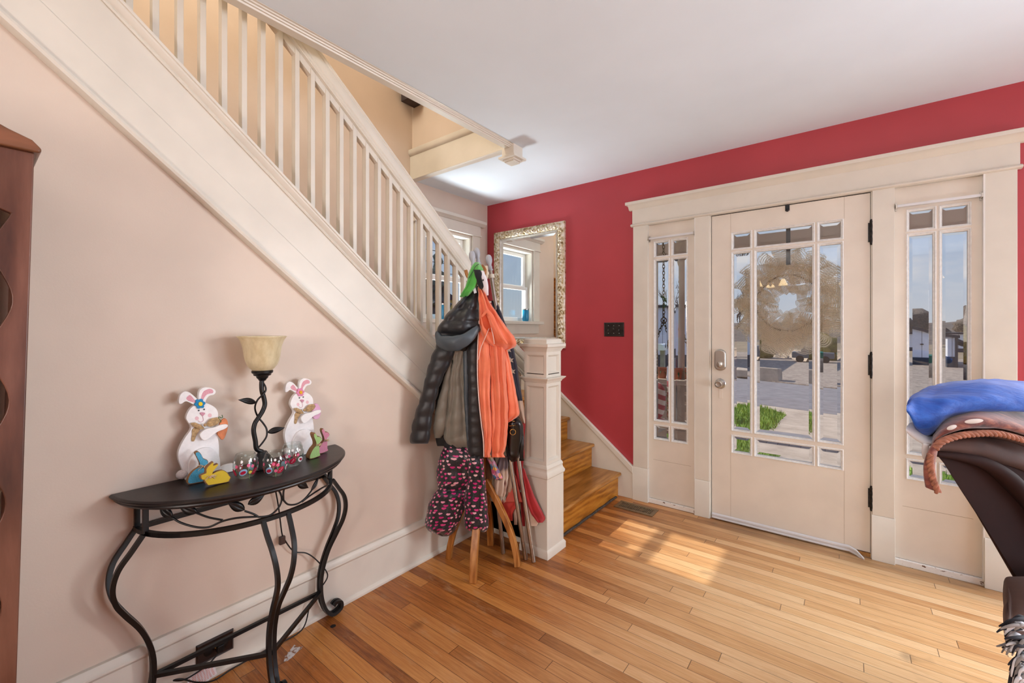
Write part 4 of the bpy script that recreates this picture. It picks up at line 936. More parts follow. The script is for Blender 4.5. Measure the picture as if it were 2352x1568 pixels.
# black quilted jacket, front open on its grey lining
j = thing('puffer_jacket', 'black quilted puffer jacket with grey lining hanging on the coat rack', 'jacket', (.2, 1.72, .62))
m = MB(); loft(m, [(768, 1018, 1052, -.06, .02), (782, 1007, 1048), (800, 1000, 1044), (833, 988, 1034), (877, 975, 1014), (921, 963, 1001), (965, 950, 993), (1000, 943, 988), (1016, 943, 984), (1019, 948, 980, -.08, .03)], -.08, .048, quilt=(.082, .010, .05), seed=1, wr=.006); m.build('sleeve', M_nyl, j, smooth=True)
m = MB(); loft(m, [(652, 1086, 1099, -.04, .015), (668, 1074, 1102, -.07, .03), (690, 1056, 1105, -.09, .05), (712, 1036, 1106, -.10, .06), (735, 1017, 1106, -.11, .07), (757, 1004, 1105, -.11, .07), (775, 1001, 1104, -.10, .06), (795, 1008, 1102, -.08, .045), (812, 1030, 1098, -.06, .02)], quilt=(.075, .011, -.08), seed=2, wr=.006, fold=(2, .018, 1.0, 0)); m.build('hood', M_nyl, j, smooth=True)
pts = [(1003, 766, -.13), (1010, 781, -.165), (1030, 789, -.19), (1052, 786, -.20), (1075, 775, -.195), (1099, 752, -.17)]
m = MB(); m.tube(spl([at(a, b, RT+c) for a, b, c in pts], 8), [.018+.024*math.sin(PI*min(1, i/40*1.05)) for i in range(41)], 16, asp=.6); m.v = [tuple(Vector(p)+Vector((noise.noise(Vector(p)*24), noise.noise(Vector(p)*24+Vector((7, 0, 0))), noise.noise(Vector(p)*24+Vector((0, 7, 0)))))*.006) for p in m.v]; m.build('hood_lining', M_hl, j, smooth=True)
m = MB(); loft(m, [(790, 1035, 1098, -.01, .02), (840, 1018, 1100, .0, .03), (920, 1000, 1102, .0, .03), (1000, 1000, 1104, .0, .03), (1024, 1004, 1104, .0, .02)], seed=3); m.build('back_panel', mat('jacket_inside', '#17181A', .6), j, smooth=True)
m = MB(); loft(m, [(793, 1043, 1072, -.08, .02), (830, 1038, 1070), (870, 1033, 1068), (910, 1030, 1071), (950, 1025, 1074), (990, 1021, 1075), (1012, 1021, 1077), (1026, 1036, 1078, -.07, .02), (1033, 1058, 1077, -.07, .012)], -.075, .030, quilt=(.075, .005, .25), seed=4, wr=.007, fold=(1.5, .012, .5, .4)); m.build('lining', M_lin, j, smooth=True)
m = MB(); loft(m, [(815, 1031, 1038, -.08, .012), (870, 1019, 1036), (920, 1006, 1032), (960, 997, 1027), (990, 995, 1022), (1006, 996, 1010, -.06, .012)], -.06, .026, quilt=(.09, .005, .2), seed=5, wr=.006); m.build('lining', M_lin, j, smooth=True)
m = MB(); loft(m, [(770, 1076, 1101, -.10, .02), (800, 1072, 1102), (850, 1073, 1103), (900, 1074, 1106), (950, 1074, 1109), (1000, 1073, 1112), (1040, 1076, 1114), (1052, 1081, 1113, -.10, .022)], -.10, .032, quilt=(.058, .006, 0), seed=6, wr=.004); m.build('front_panel', M_nyl, j, smooth=True)
m = MB(); loft(m, [(790, 1064, 1078, -.09, .015), (850, 1064, 1076), (910, 1066, 1076), (960, 1069, 1077), (1010, 1072, 1080), (1035, 1075, 1082)], -.10, .018, seed=7, quilt=(.058, .003, 0)); m.build('zip_facing', M_hl, j, smooth=True)
m = MB(); m.add([at(a, b, RT-.135) for a, b in ((1083, 649), (1090, 652), (1095, 672), (1089, 674))]+[at(a, b, RT-.133) for a, b in ((1083, 649), (1090, 652), (1095, 672), (1089, 674))], [(0, 1, 2, 3), (7, 6, 5, 4), (0, 4, 5, 1), (1, 5, 6, 2), (2, 6, 7, 3), (3, 7, 4, 0)]); m.build('neck_label', mat('white_label', '#D8D8DE', .6), j)

# coral jacket
k = NB('coral_cloth'); nn = k.noise(k.coord(), 9, 3); k.col(k.ramp(nn, [(.3, rgb('#E56A45')), (.7, rgb('#F5875F'))])); k.b.inputs['Roughness'].default_value = .55; k.b.inputs['Sheen Weight'].default_value = .4; k.bump(k.noise(k.coord('Object', (1, 1, .25)), 40, 4), .35, .004); M_cor = k.m
M_cor2 = mat('coral_inside', '#C8481F', .7); M_pip = mat('pale_pink_piping', '#F3D5CB', .5)
j = thing('zip_jacket', 'bright coral hooded jacket with white zip hanging on the coat rack', 'jacket', (.42, 1.75, .6))
m = MB(); loft(m, [(652, 1099, 1103, -.11, .006), (672, 1099, 1113, -.12, .016), (700, 1100, 1130, -.13, .03), (730, 1100, 1150, -.14, .04), (755, 1100, 1167, -.14, .045), (775, 1106, 1181, -.13, .045), (788, 1118, 1185, -.12, .04), (798, 1134, 1180, -.10, .03), (803, 1146, 1168, -.09, .015)], fold=(2.6, .016, .6, .5), seed=11, wr=.007); m.build('hood', M_cor, j, smooth=True)
m = MB(); m.tube(spl([at(x, y, RT-.185) for x, y in ((1106, 728), (1118, 716), (1128, 726), (1138, 748), (1150, 770), (1165, 790))], 8), [.004+.010*math.sin(PI*i/40) for i in range(41)], 12, asp=.7); m.build('hood_edge', M_cor, j, smooth=True)
m = MB(); loft(m, [(718, 1108, 1116, -.175, .008), (735, 1103, 1122, -.18, .010), (752, 1106, 1127, -.18, .010), (765, 1116, 1128, -.17, .006)], seed=12, wr=.004); m.build('hood_opening', M_cor2, j, smooth=True)
m = MB(); loft(m, [(750, 1100, 1120, -.13, .015), (800, 1098, 1124), (850, 1097, 1126), (900, 1099, 1126), (950, 1104, 1128), (1000, 1109, 1129), (1030, 1112, 1129), (1042, 1113, 1126), (1050, 1112, 1127, -.14, .012)], -.14, .022, fold=(2, .007, 0, 1), seed=13, wr=.005); m.build('front_panel', M_cor, j, smooth=True)
m = MB(); loft(m, [(770, 1112, 1160, -.09, .03), (820, 1116, 1160), (870, 1121, 1163), (920, 1123, 1166), (970, 1125, 1167), (1010, 1126, 1164), (1034, 1129, 1160, -.10, .035), (1041, 1130, 1157, -.10, .026), (1050, 1129, 1160, -.10, .030)], -.10, .045, fold=(3.2, .016, 1.0, .25), seed=14, wr=.006); m.build('body', M_cor, j, smooth=True)
m = MB(); loft(m, [(788, 1142, 1162, -.06, .03), (830, 1150, 1172), (870, 1156, 1180), (910, 1161, 1187), (940, 1163, 1192), (953, 1162, 1192), (962, 1160, 1182, -.05, .025), (970, 1159, 1168, -.05, .012)], -.055, .038, fold=(2, .006, 2, .3), seed=15, wr=.004); m.build('sleeve', M_cor, j, smooth=True)
m = MB(); m.tube(spl([at(x, y, RT+v_) for x, y, v_ in ((1100, 655, -.125), (1101, 690, -.14), (1100, 740, -.155), (1097, 800, -.160), (1096.5, 860, -.165), (1100, 920, -.165), (1105, 970, -.166), (1110, 1010, -.166), (1111, 1049, -.16))], 8), .0026, 8); m.build('zip', M_pip, j, smooth=True)
m = MB(); m.tube(spl([at(x, y, RT-.19) for x, y in ((1128, 752), (1132, 768), (1134, 780), (1135, 790))], 5), .0018, 6); m.tube(spl([at(x, y, RT-.185) for x, y in ((1124, 752), (1114, 776), (1104, 800), (1099, 826))], 5), .0016, 6); m.build('drawstring', M_pip, j, smooth=True)

# green fleece
h = thing('fleece_hat', 'green fleece child hat with black and white patch on top of the coat rack', 'hat', (.3, 1.72, 1.5))
m = MB(); loft(m, [(602, 1090, 1100, -.05, .015), (610, 1084, 1106, -.08, .03), (624, 1077, 1110, -.10, .045), (640, 1073, 1104, -.11, .045), (655, 1069, 1097, -.11, .04), (668, 1063, 1088, -.11, .035), (679, 1057, 1079, -.10, .02), (682, 1057, 1070, -.10, .008)], fold=(1.5, .010, 0, 0), seed=21, wr=.005); m.build('crown', cloth('green_fleece', '#4FAE45', .9, sheen=.5), h, smooth=True)
m = MB(); loft(m, [(619, 1088, 1103, -.15, .008), (630, 1090, 1108, -.155, .014), (645, 1095, 1110, -.15, .016), (658, 1099, 1113, -.14, .014), (664, 1103, 1112, -.13, .008)], seed=22, wr=.002); m.build('black_patch', cloth('black_fleece', '#15161C', .9), h, smooth=True)
m = MB(); loft(m, [(621, 1103, 1110, -.14, .010), (635, 1103, 1117, -.15, .018), (650, 1104, 1121, -.14, .02), (662, 1107, 1122, -.13, .018), (678, 1112, 1122, -.11, .01)], seed=23, wr=.002); m.build('white_patch', cloth('white_fleece', '#E4E0E6', .9), h, smooth=True)
m = MB(); m.ball(at(1109.5, 643, RT-.172), .004, .004, .006); m.build('button_eye', M_black, h, smooth=True)
m = MB(); m.tube(spl([at(x, y, RT+v_) for x, y, v_ in ((1100, 606, -.115), (1092, 612, -.135), (1086, 624, -.155), (1076, 639, -.160))], 6), .0016, 6); m.build('seam', M_black, h, smooth=True)
m = MB(); loft(m, [(610, 1106, 1120, .03, .02), (625, 1106, 1121, .03, .03), (640, 1110, 1120, .02, .02)], seed=24); m.build('lining', cloth('cream_fleece', '#D9C7AE', .9), h, smooth=True)

# heart print snow pants
def hearts():
    k = NB('heart_print_nylon'); uv = k.t.nodes.new('ShaderNodeUVMap').outputs[0]
    sc = k.t.nodes.new('ShaderNodeVectorMath'); sc.operation = 'SCALE'; sc.inputs['Scale'].default_value = 42; k.l(uv, sc.inputs[0])
    vo = k.n('ShaderNodeTexVoronoi', voronoi_dimensions='2D', Scale=1.0, Randomness=.75); k.l(sc.outputs[0], vo.inputs['Vector'])
    df = k.t.nodes.new('ShaderNodeVectorMath'); df.operation = 'SUBTRACT'; k.l(sc.outputs[0], df.inputs[0]); k.l(vo.outputs['Position'], df.inputs[1])
    sx = k.t.nodes.new('ShaderNodeSeparateXYZ'); k.l(df.outputs[0], sx.inputs[0])
    x = k.math('MULTIPLY', sx.outputs[0], 4.1); y = k.math('MULTIPLY', sx.outputs[1], -4.0)
    x2 = k.math('MULTIPLY', x, x); y2 = k.math('MULTIPLY', y, y)
    a = k.math('SUBTRACT', k.math('ADD', x2, y2), 1.0); a3 = k.math('MULTIPLY', a, k.math('MULTIPLY', a, a))
    f = k.math('SUBTRACT', a3, k.math('MULTIPLY', x2, k.math('MULTIPLY', y2, y)))
    inside = k.math('LESS_THAN', f, 0)
    se = k.t.nodes.new('ShaderNodeSeparateColor'); k.l(vo.outputs['Color'], se.inputs[0])
    hc = k.ramp(se.outputs[0], [(.2, rgb('#C21C74')), (.45, rgb('#D93C83')), (.6, rgb('#E88FB0')), (.9, rgb('#E9B9BE'))])
    v2 = k.n('ShaderNodeTexVoronoi', Scale=2.6, feature='DISTANCE_TO_EDGE'); k.l(sc.outputs[0], v2.inputs['Vector'])
    swirl = k.ramp(v2.outputs[0], [(.04, rgb('#14141A')), (.09, rgb('#3A3942')), (.16, rgb('#15151B'))])
    k.col(k.mix(inside, swirl, hc)); k.b.inputs['Roughness'].default_value = .36; k.b.inputs['Sheen Weight'].default_value = .15
    k.bump(k.noise(k.coord(), 45, 4), .4, .004); return k.m
M_heart = hearts()
p = thing('snow_pants', 'child snow pants in black cloth printed with pink hearts on the coat rack', 'trousers', (.2, 1.72, .2))
m = MB(); loft(m, [(1016, 1021, 1074, -.05, .035), (1022, 1020, 1076), (1033, 1021, 1078)], -.05, .04, seed=31); m.build('waistband', mat('black_rib', '#191A20', .8), p, smooth=True)
m = MB(); loft(m, [(1026, 1020, 1078, -.05, .035), (1050, 1010, 1084), (1080, 1004, 1088), (1105, 1002, 1086), (1120, 1004, 1078, -.06, .05), (1127, 1001, 1075, -.06, .047), (1140, 992, 1073), (1160, 984, 1070), (1185, 979, 1062), (1205, 978, 1052), (1218, 986, 1044), (1228, 1003, 1034, -.07, .03), (1232, 1014, 1026, -.06, .012)], -.07, .06, fold=(2.5, .010, 0, .3), seed=32, wr=.009); m.build('trouser_leg', M_heart, p, smooth=True)
m = MB(); loft(m, [(1034, 1066, 1107, -.07, .03), (1060, 1074, 1111), (1100, 1074, 1115), (1130, 1068, 1118), (1160, 1066, 1120), (1195, 1066, 1121), (1212, 1070, 1120), (1219, 1080, 1117, -.10, .03), (1222, 1092, 1112, -.09, .012)], -.10, .055, fold=(2.5, .010, 2, .3), seed=33, wr=.008); m.build('trouser_leg', M_heart, p, smooth=True)

# black leather handbag
M_lea = mat('black_leather', '#0E0E11', .28, var=.1, bs=220, bst=.2, bd=.001, coat=.2); M_gold = mat('gold_metal', '#C9A15C', .25, 1)
hb = thing('handbag', 'black leather handbag with gold buckle hanging behind the coral jacket', 'bag', (.5, 1.9, .57))
m = MB(); loft(m, [(958, 1168, 1190, .02, .02), (970, 1162, 1199), (990, 1160, 1203), (1015, 1160, 1203), (1035, 1161, 1200), (1048, 1164, 1194), (1056, 1170, 1188, .02, .03), (1060, 1174, 1184, .02, .012)], .01, .05, seed=41, wr=.004); m.build('bag_body', M_lea, hb, smooth=True)
m = MB(); m.tube(spl([at(x, y, RT+v_) for x, y, v_ in ((1150, 800, .03), (1160, 880, .02), (1170, 940, -.01), (1177, 965, -.045), (1180, 990, -.055))], 8), .009, 4, asp=.3, ref=(FX, FY, 0)); m.build('strap', M_lea, hb, bevel=.001)
m = MB(); q = [at(x, y, RT-.062) for x, y in ((1168, 966), (1182, 967), (1183, 977), (1170, 978))]; m.tube(q, .0019, 8, closed=True); m.build('buckle', M_gold, hb, smooth=True)
m = MB(); c_ = at(1178, 992, RT-.060); m.tube([c_+Vector((RX, RY, 0))*.0155*math.cos(2*PI*i/24)+Vector((0, 0, .0155*math.sin(2*PI*i/24))) for i in range(24)], .0019, 8, closed=True); m.build('ring', M_gold, hb, smooth=True)
m = MB()
for i in range(7): m.tube(spl([at(1199+.4*i, 1000, RT-.02), at(1198+.8*i, 1020, RT-.035), at(1195+1.1*i, 1040, RT-.035), at(1193+1.6*i, 1058, RT-.03)], 4), .0022, 5)
m.build('tassel', M_lea, hb, smooth=True)

# scarves
k = NB('floral_print'); vo = k.n('ShaderNodeTexVoronoi', Scale=55.0); k.l(k.coord(), vo.inputs['Vector']); se = k.t.nodes.new('ShaderNodeSeparateColor'); k.l(vo.outputs['Color'], se.inputs[0])
k.col(k.ramp(se.outputs[0], [(.1, rgb('#3F6F92')), (.3, rgb('#C9577A')), (.5, rgb('#D9A24C')), (.7, rgb('#5B8CA0')), (.9, rgb('#E08FA5'))])); k.b.inputs['Roughness'].default_value = .8
sf = MB(); loft(sf, [(1040, 1112, 1124, .0, .015), (1056, 1118, 1134), (1075, 1126, 1144), (1090, 1130, 1152), (1099, 1136, 1154), (1104, 1142, 1150, .0, .01)], -.02, .025, fold=(2, .008, 0, .5), seed=51, wr=.006); tag(sf.build('scarf', k.m, smooth=True), 'multicolored floral print scarf below the hem of the coral jacket', 'scarf')
bs = thing('tan_scarf', 'narrow tan scarf end with short fringe beside the floral scarf', 'scarf', (.3, 1.79, .45))
m = MB(); loft(m, [(1040, 1110, 1124, .01, .012), (1070, 1112, 1127), (1096, 1114, 1130), (1100, 1115, 1130, .01, .010)], .0, .014, fold=(1.5, .004, 0, .2), seed=52); m.build('scarf_cloth', cloth('tan_wool', '#6E5034', .9), bs, smooth=True)
m = MB()
for i in range(12): m.tube([at(1115.5+1.2*i, 1098, RT+.005), at(1116+1.2*i+random.uniform(-.8, .8), 1109+random.uniform(-1, 1), RT+.004)], .0016, 5)
m.build('fringe', mat('tan_fringe', '#B58A4E', .9), bs, smooth=True)
sh = thing('plaid_shawl', 'grey and beige fringed shawl hanging under the black handbag', 'scarf', (.36, 1.85, .35))
k = NB('plaid_cloth'); v = k.coord('Object', (9, 9, 6)); nn = k.noise(v, 1.2, 2); k.col(k.ramp(nn, [(.40, rgb('#5B4C50')), (.46, rgb('#B59C8C')), (.60, rgb('#C9B3A2')), (.66, rgb('#6E3A38'))])); k.b.inputs['Roughness'].default_value = .85
m = MB(); loft(m, [(1046, 1146, 1166, .03, .02), (1075, 1140, 1168), (1100, 1136, 1167), (1125, 1134, 1164), (1140, 1136, 1160, .02, .02)], .02, .028, fold=(2.6, .012, 0, .3), seed=53, wr=.006); m.build('shawl_cloth', k.m, sh, smooth=True)
m = MB()
for i in range(22): x = 1136+1.15*i; m.tube(spl([at(x, 1136, RT+.01), at(x+random.uniform(-2, 2), 1144, RT+.008), at(x+random.uniform(-3, 3), 1151+random.uniform(-4, 4), RT+.006)], 3), .0012, 5)
m.build('fringe', mat('beige_fringe', '#C3AE9C', .9), sh, smooth=True)

# flags
M_navy, M_fr, M_fw = cloth('flag_navy', '#1C1A2E', .7), cloth('flag_red', '#A5161D', .65, var=.12), cloth('flag_white', '#C9AD98', .7)
M_fr2 = cloth('flag_red_bright', '#CF3A30', .65, var=.12)
def star(m, c, r, rot, t=.0012):
    X = Vector((RX, RY, 0)); Z = Vector((0, 0, 1)); N = Vector((FX, FY, 0)); pts = []
    for i in range(10):
        q = r if i % 2 == 0 else r*.42; a = rot+PI/2+2*PI*i/10; pts.append(Vector(c)+X*q*math.cos(a)+Z*q*math.sin(a))
    m.add([p-N*t for p in pts]+[p+N*t for p in pts], [tuple(range(10)), tuple(range(19, 9, -1))]+[(i, (i+1) % 10, (i+1) % 10+10, i+10) for i in range(10)])
f1 = thing('american_flag', 'American flag with white stars furled around the flagpole nearest the newel post', 'flag', (.44, 1.95, .3), 'flags on the flagpoles')
m = MB(); loft(m, [(690, 1128, 1140, .10, .01), (740, 1138, 1160, .08, .02), (785, 1146, 1176), (830, 1152, 1186), (870, 1160, 1192), (905, 1172, 1198), (920, 1186, 1200, .06, .01)], .07, .026, fold=(1.5, .006, 0, .3), seed=61, wr=.003); m.build('star_field', M_navy, f1, smooth=True)
for x, y in ((1168, 803), (1173, 827), (1177, 853)):
    m = MB(); star(m, at(x, y, RT+.070-.0335), .0205, .25); m.build('star', mat('star_cream', '#D9CDBB', .7), f1)
m = MB(); loft(m, [(880, 1166, 1180, .08, .01), (910, 1174, 1198), (940, 1184, 1204), (962, 1194, 1206), (972, 1200, 1206, .09, .008)], .09, .014, fold=(1.5, .004, 0, .3), seed=62, wr=.003); m.build('white_stripe', M_fw, f1, smooth=True)
m = MB(); loft(m, [(925, 1184, 1194, .09, .01), (960, 1190, 1206), (1000, 1192, 1206), (1050, 1180, 1203), (1085, 1176, 1200), (1110, 1182, 1200), (1125, 1190, 1199, .10, .006)], .10, .016, fold=(1.5, .006, 1, .3), seed=63, wr=.004); m.build('red_stripe', M_fr, f1, smooth=True)
m = MB(); loft(m, [(1075, 1198, 1204, .05, .006), (1100, 1202, 1213), (1140, 1208, 1228), (1175, 1218, 1245), (1190, 1228, 1252), (1200, 1236, 1246, .005, .005)], .02, .008, fold=(1.2, .004, 0, .3), seed=64, wr=.003); m.build('red_stripe', M_fr, f1, smooth=True)
m = MB(); loft(m, [(1120, 1202, 1209, .05, .006), (1160, 1208, 1220), (1195, 1214, 1236), (1208, 1216, 1232, .03, .005)], .036, .008, seed=65, wr=.003); m.build('white_stripe', M_fw, f1, smooth=True)
m = MB(); loft(m, [(1130, 1193, 1202, .13, .006), (1170, 1196, 1206), (1208, 1200, 1212, .125, .006)], .13, .008, seed=66, wr=.003); m.build('red_stripe', M_fr, f1, smooth=True)
f2 = thing('american_flag', 'pale red and beige striped flag hanging between the shawl and the flagpoles', 'flag', (.42, 1.9, .2), 'flags on the flagpoles')
m = MB(); loft(m, [(1050, 1160, 1176, .06, .012), (1080, 1162, 1180), (1100, 1164, 1184), (1125, 1164, 1176), (1140, 1164, 1170, .06, .005)], .055, .014, fold=(1.2, .004, 0, .3), seed=71, wr=.003); m.build('white_stripe', M_fw, f2, smooth=True)
m = MB(); loft(m, [(1092, 1181, 1186, .05, .006), (1110, 1175, 1189), (1130, 1168, 1194), (1147, 1160, 1199), (1151, 1156, 1200), (1153, 1156, 1200, .05, .006)], .05, .010, fold=(2, .005, 0, .3), seed=72, wr=.003); m.build('red_stripe', mat('flag_red_faded', '#C9584A', .7, var=.1), f2, smooth=True)
m = MB(); loft(m, [(1148, 1149, 1198, .07, .008), (1160, 1148, 1190), (1175, 1150, 1180), (1190, 1152, 1179), (1196, 1158, 1178, .07, .006)], .065, .012, fold=(2.5, .006, 0, .5), seed=73, wr=.004); m.build('red_stripe', M_fr2, f2, smooth=True)
m = MB(); loft(m, [(1160, 1178, 1190, .09, .008), (1185, 1179, 1188), (1205, 1180, 1187, .09, .006)], .09, .008, seed=74); m.build('white_stripe', M_fw, f2, smooth=True)

# ================================================================== ARMCHAIR WITH PILLOWS AT THE RIGHT
WD = Vector((.13, .9915, 0)).normalized()      # the chair back runs away from us along this
TC = 1.115
def csec(cols, dep, w0=0., n=20, sub=6, wr=.004, fold=(0, 0, 0), seed=0, expo=.55, t0=TC):
    """cushion running left to right: cols = (px, top py, bottom py[, depth]); rounded in depth"""
    A = spl([Vector((c[0], c[1], c[2])) for c in cols], sub); D = spl([Vector((c[3] if len(c) > 3 else dep, 0, 0)) for c in cols], sub)
    rows = []; m = MB()
    for i, (q, d) in enumerate(zip(A, D)):
        px, pt, pb = q; zt, zb = at(px, pt, t0).z, at(px, pb, t0).z; zc, h = (zt+zb)/2, (zt-zb)/2; base = at(px, (pt+pb)/2, t0); row = []
        for k in range(n):
            th = 2*PI*k/n; cs, sn = math.cos(th), math.sin(th)
            a = math.copysign(abs(cs)**expo, cs); b = math.copysign(abs(sn)**expo, sn)
            f = fold[1]*math.sin(fold[0]*a*PI+fold[2]+i*.15) if fold[0] else 0
            p = Vector((base.x, base.y, zc+h*b+f))+WD*(w0+d.x*(.5+.5*a))
            p += Vector((noise.noise(p*7+Vector((seed, 0, 0))), 0, noise.noise(p*7+Vector((0, seed, 0)))))*wr+Vector((0, 0, noise.noise(Vector((p.x*6, p.y*26, p.z*14))+Vector((seed, 1, 0)))))*wr*.9
            row.append(p)
        rows.append(row)
    m.grid(rows, True, caps=True); return m
k = NB('brown_suede'); nn = k.noise(k.coord(), 7, 5, .6); k.col(k.ramp(nn, [(.3, rgb('#3E2721')), (.7, rgb('#57392E'))])); k.b.inputs['Roughness'].default_value = .75; k.bump(k.noise(k.coord(), 200, 3), .15, .001); M_sue = k.m
k = NB('dark_brown_suede'); nn = k.noise(k.coord(), 4, 5, .6); k.col(k.ramp(nn, [(.3, rgb('#22110F')), (.7, rgb('#301B18'))])); k.b.inputs['Roughness'].default_value = .8; k.b.inputs['Specular IOR Level'].default_value = .2; M_sue2 = k.m
ac = thing('armchair', 'large dark brown suede armchair seen from the side at the right', 'armchair', (2.55, 1.85, 0))
def chair_pt(px, py, w): return at(px, py, TC)+WD*w
bp = [(2144, 1037), (2165, 1062), (2200, 1118), (2240, 1180), (2290, 1266), (2331, 1337), (2400, 1450), (2600, 1700), (2700, 1700), (2700, 1090), (2450, 1080), (2352, 1062), (2290, 1040), (2210, 1030)]
m = MB(); rows = []
for w, ins in ((0, .012), (.006, .004), (.02, 0), (.50, 0), (.515, .010)):
    c_ = at(2420, 1300, TC); rows.append([chair_pt(x, y, w)+(c_-at(x, y, TC)).normalized()*ins for x, y in bp])
m.grid(rows, True, caps=True); m.build('back', M_sue2, ac, smooth=True, angle=45)
m = csec([(2143, 1036, 1041, .30), (2152, 1022, 1046), (2172, 1011, 1050), (2205, 1005, 1052), (2240, 1004, 1056), (2280, 1010, 1068), (2320, 1022, 1082), (2380, 1040, 1105), (2480, 1075, 1130)], .46, -.012, wr=.007, seed=3, fold=(2, .004, 0)); m.build('head_cushion', M_sue, ac, smooth=True)
m = csec([(2215, 996, 1010, .2), (2260, 985, 1020), (2320, 990, 1030), (2420, 1010, 1060)], .40, .03, wr=.006, seed=6); m.build('head_cushion', M_sue, ac, smooth=True)
m = MB(); m.tube(spl([chair_pt(x, y, -.012) for x, y in ((2148, 1040), (2200, 1046), (2250, 1058), (2290, 1078), (2330, 1112), (2380, 1170), (2430, 1260))], 8), [.006+.016*min(1, i/30) for i in range(49)], 12); m.build('side_piping', M_sue2, ac, smooth=True)
m = csec([(2295, 1360, 1366, .06), (2298, 1348, 1380, .14), (2305, 1342, 1394, .2), (2316, 1337, 1407), (2334, 1331, 1416), (2360, 1326, 1425), (2420, 1318, 1440), (2520, 1318, 1460), (2650, 1330, 1480)], .30, -.22, wr=.010, seed=8, expo=.8, t0=1.04); m.build('arm', M_sue, ac, smooth=True)
m = MB(); m.box(2.36, 3.0, 1.50, 2.02, .12, .42); m.build('seat', M_sue2, ac, bevel=.05, seg=4)
for x in (2.40, 2.94):
    for y in (1.54, 1.97): m = MB(); m.lathe((x, y, 0), [(0, 0), (.022, 0), (.03, .12), (0, .12)], 12); m.build('foot', M_dark, ac, smooth=True)
# blue pillow
pb = thing('blue_pillow', 'bright blue pillow with white underside lying on top of the armchair', 'pillow', (2.3, 1.8, 1.05))
k = NB('blue_cotton'); nn = k.noise(k.coord('Object', (3, 14, 20)), 3, 5, .6); k.col(k.ramp(nn, [(.3, rgb('#0E46AC')), (.7, rgb('#2066D0'))])); k.b.inputs['Roughness'].default_value = .65; k.b.inputs['Sheen Weight'].default_value = .15; k.bump(nn, .5, .006)
m = csec([(2079, 935, 945, .05), (2086, 928, 962, .14), (2098, 920, 1000, .26), (2116, 913, 1017, .32), (2140, 908, 1016, .36), (2170, 902, 985), (2210, 897, 966), (2260, 894, 957), (2310, 894, 958), (2380, 897, 966), (2460, 905, 975), (2540, 925, 975)], .40, .02, n=28, wr=.007, seed=12, expo=.85, fold=(3, .0035, 0)); m.build('pillow_body', k.m, pb, smooth=True)
m = csec([(2080, 986, 996, .10), (2090, 990, 1008, .2), (2108, 1000, 1022), (2131, 1014, 1032), (2150, 1010, 1026)], .30, .02, wr=.003, seed=13); m.build('white_underside', cloth('white_terry', '#DDDCE0', .95, sheen=.3), pb, smooth=True)
m = MB(); m.tube(spl([chair_pt(x, y, .02) for x, y in ((2126, 1022), (2124, 1045), (2127, 1056))], 5), .007, 8); m.build('white_tie', MATS['white_terry'], pb, smooth=True)
# wood print throw with rope edge
tb = thing('patterned_throw', 'rust brown wood print throw with rope edge and white spots under the blue pillow', 'blanket', (2.2, 1.7, .95))
k = NB('wood_print_fleece'); v = k.coord('Object', (6, 30, 40)); nn = k.noise(v, 1.5, 5, .65); k.col(k.ramp(nn, [(.32, rgb('#43201E')), (.5, rgb('#7A4038')), (.68, rgb('#A8664F'))])); k.b.inputs['Roughness'].default_value = .9; k.b.inputs['Sheen Weight'].default_value = .4; k.bump(nn, .4, .004); M_wp = k.m
m = csec([(2141, 1008, 1028, .3), (2150, 994, 1014), (2165, 979, 1004), (2190, 965, 996), (2225, 955, 990), (2265, 951, 988), (2310, 958, 992), (2370, 976, 1010), (2470, 1000, 1040)], .42, -.030, wr=.004, seed=16, expo=.7); m.build('throw_cloth', M_wp, tb, smooth=True)
hp = [(2153, 1012, -.032), (2143, 1030, -.038), (2137, 1050, -.040), (2136, 1075, -.042), (2141, 1100, -.042), (2144, 1112, -.042)]
P_ = spl([chair_pt(*q) for q in hp], 8); m = MB(); rows = []
for i, p in enumerate(P_):
    t = i/(len(P_)-1); wd_ = lerp(.011, .0195, t); row = []
    for k_ in range(16):
        a = 2*PI*k_/16; row.append(p+Vector((RX, RY, 0))*wd_*math.cos(a)+WD*.016*math.sin(a)+Vector((0, 0, -.005*math.cos(a)*t))+Vector((noise.noise(p*40), 0, noise.noise(p*30+Vector((k_, 0, 0)))))*.002)
    rows.append(row)
m.grid(rows, True, caps=True); m.build('hanging_corner', M_wp, tb, smooth=True)
M_rope = mat('rope_edge', '#A9705A', .85, var=.25, vs=70)
def rope(path, r, pitch, parent):
    P = spl(path, 14)
    for ph in (0, 2*PI/3, 4*PI/3):
        pts = []; L_ = 0
        for i, p in enumerate(P):
            if i: L_ += (p-P[i-1]).length
            t = (P[min(i+1, len(P)-1)]-P[max(i-1, 0)]).normalized(); a = t.cross(Vector((FX, FY, .1))).normalized(); b = t.cross(a)
            q = 2*PI*L_/pitch+ph; pts.append(p+a*r*.55*math.cos(q)+b*r*.55*math.sin(q))
        m = MB(); m.tube(pts, r*.62, 8); m.build('rope_strand', M_rope, parent, smooth=True)
rope([chair_pt(x, y, -.044) for x, y in ((2148, 1022), (2160, 1009), (2180, 1000), (2205, 993), (2232, 990), (2268, 988), (2301, 991), (2352, 1005), (2420, 1024))], .0075, .034, tb)
rope([chair_pt(x, y, -.060) for x, y in ((2139, 1032), (2138, 1056), (2142, 1080), (2150, 1104), (2155, 1116))], .0065, .034, tb)
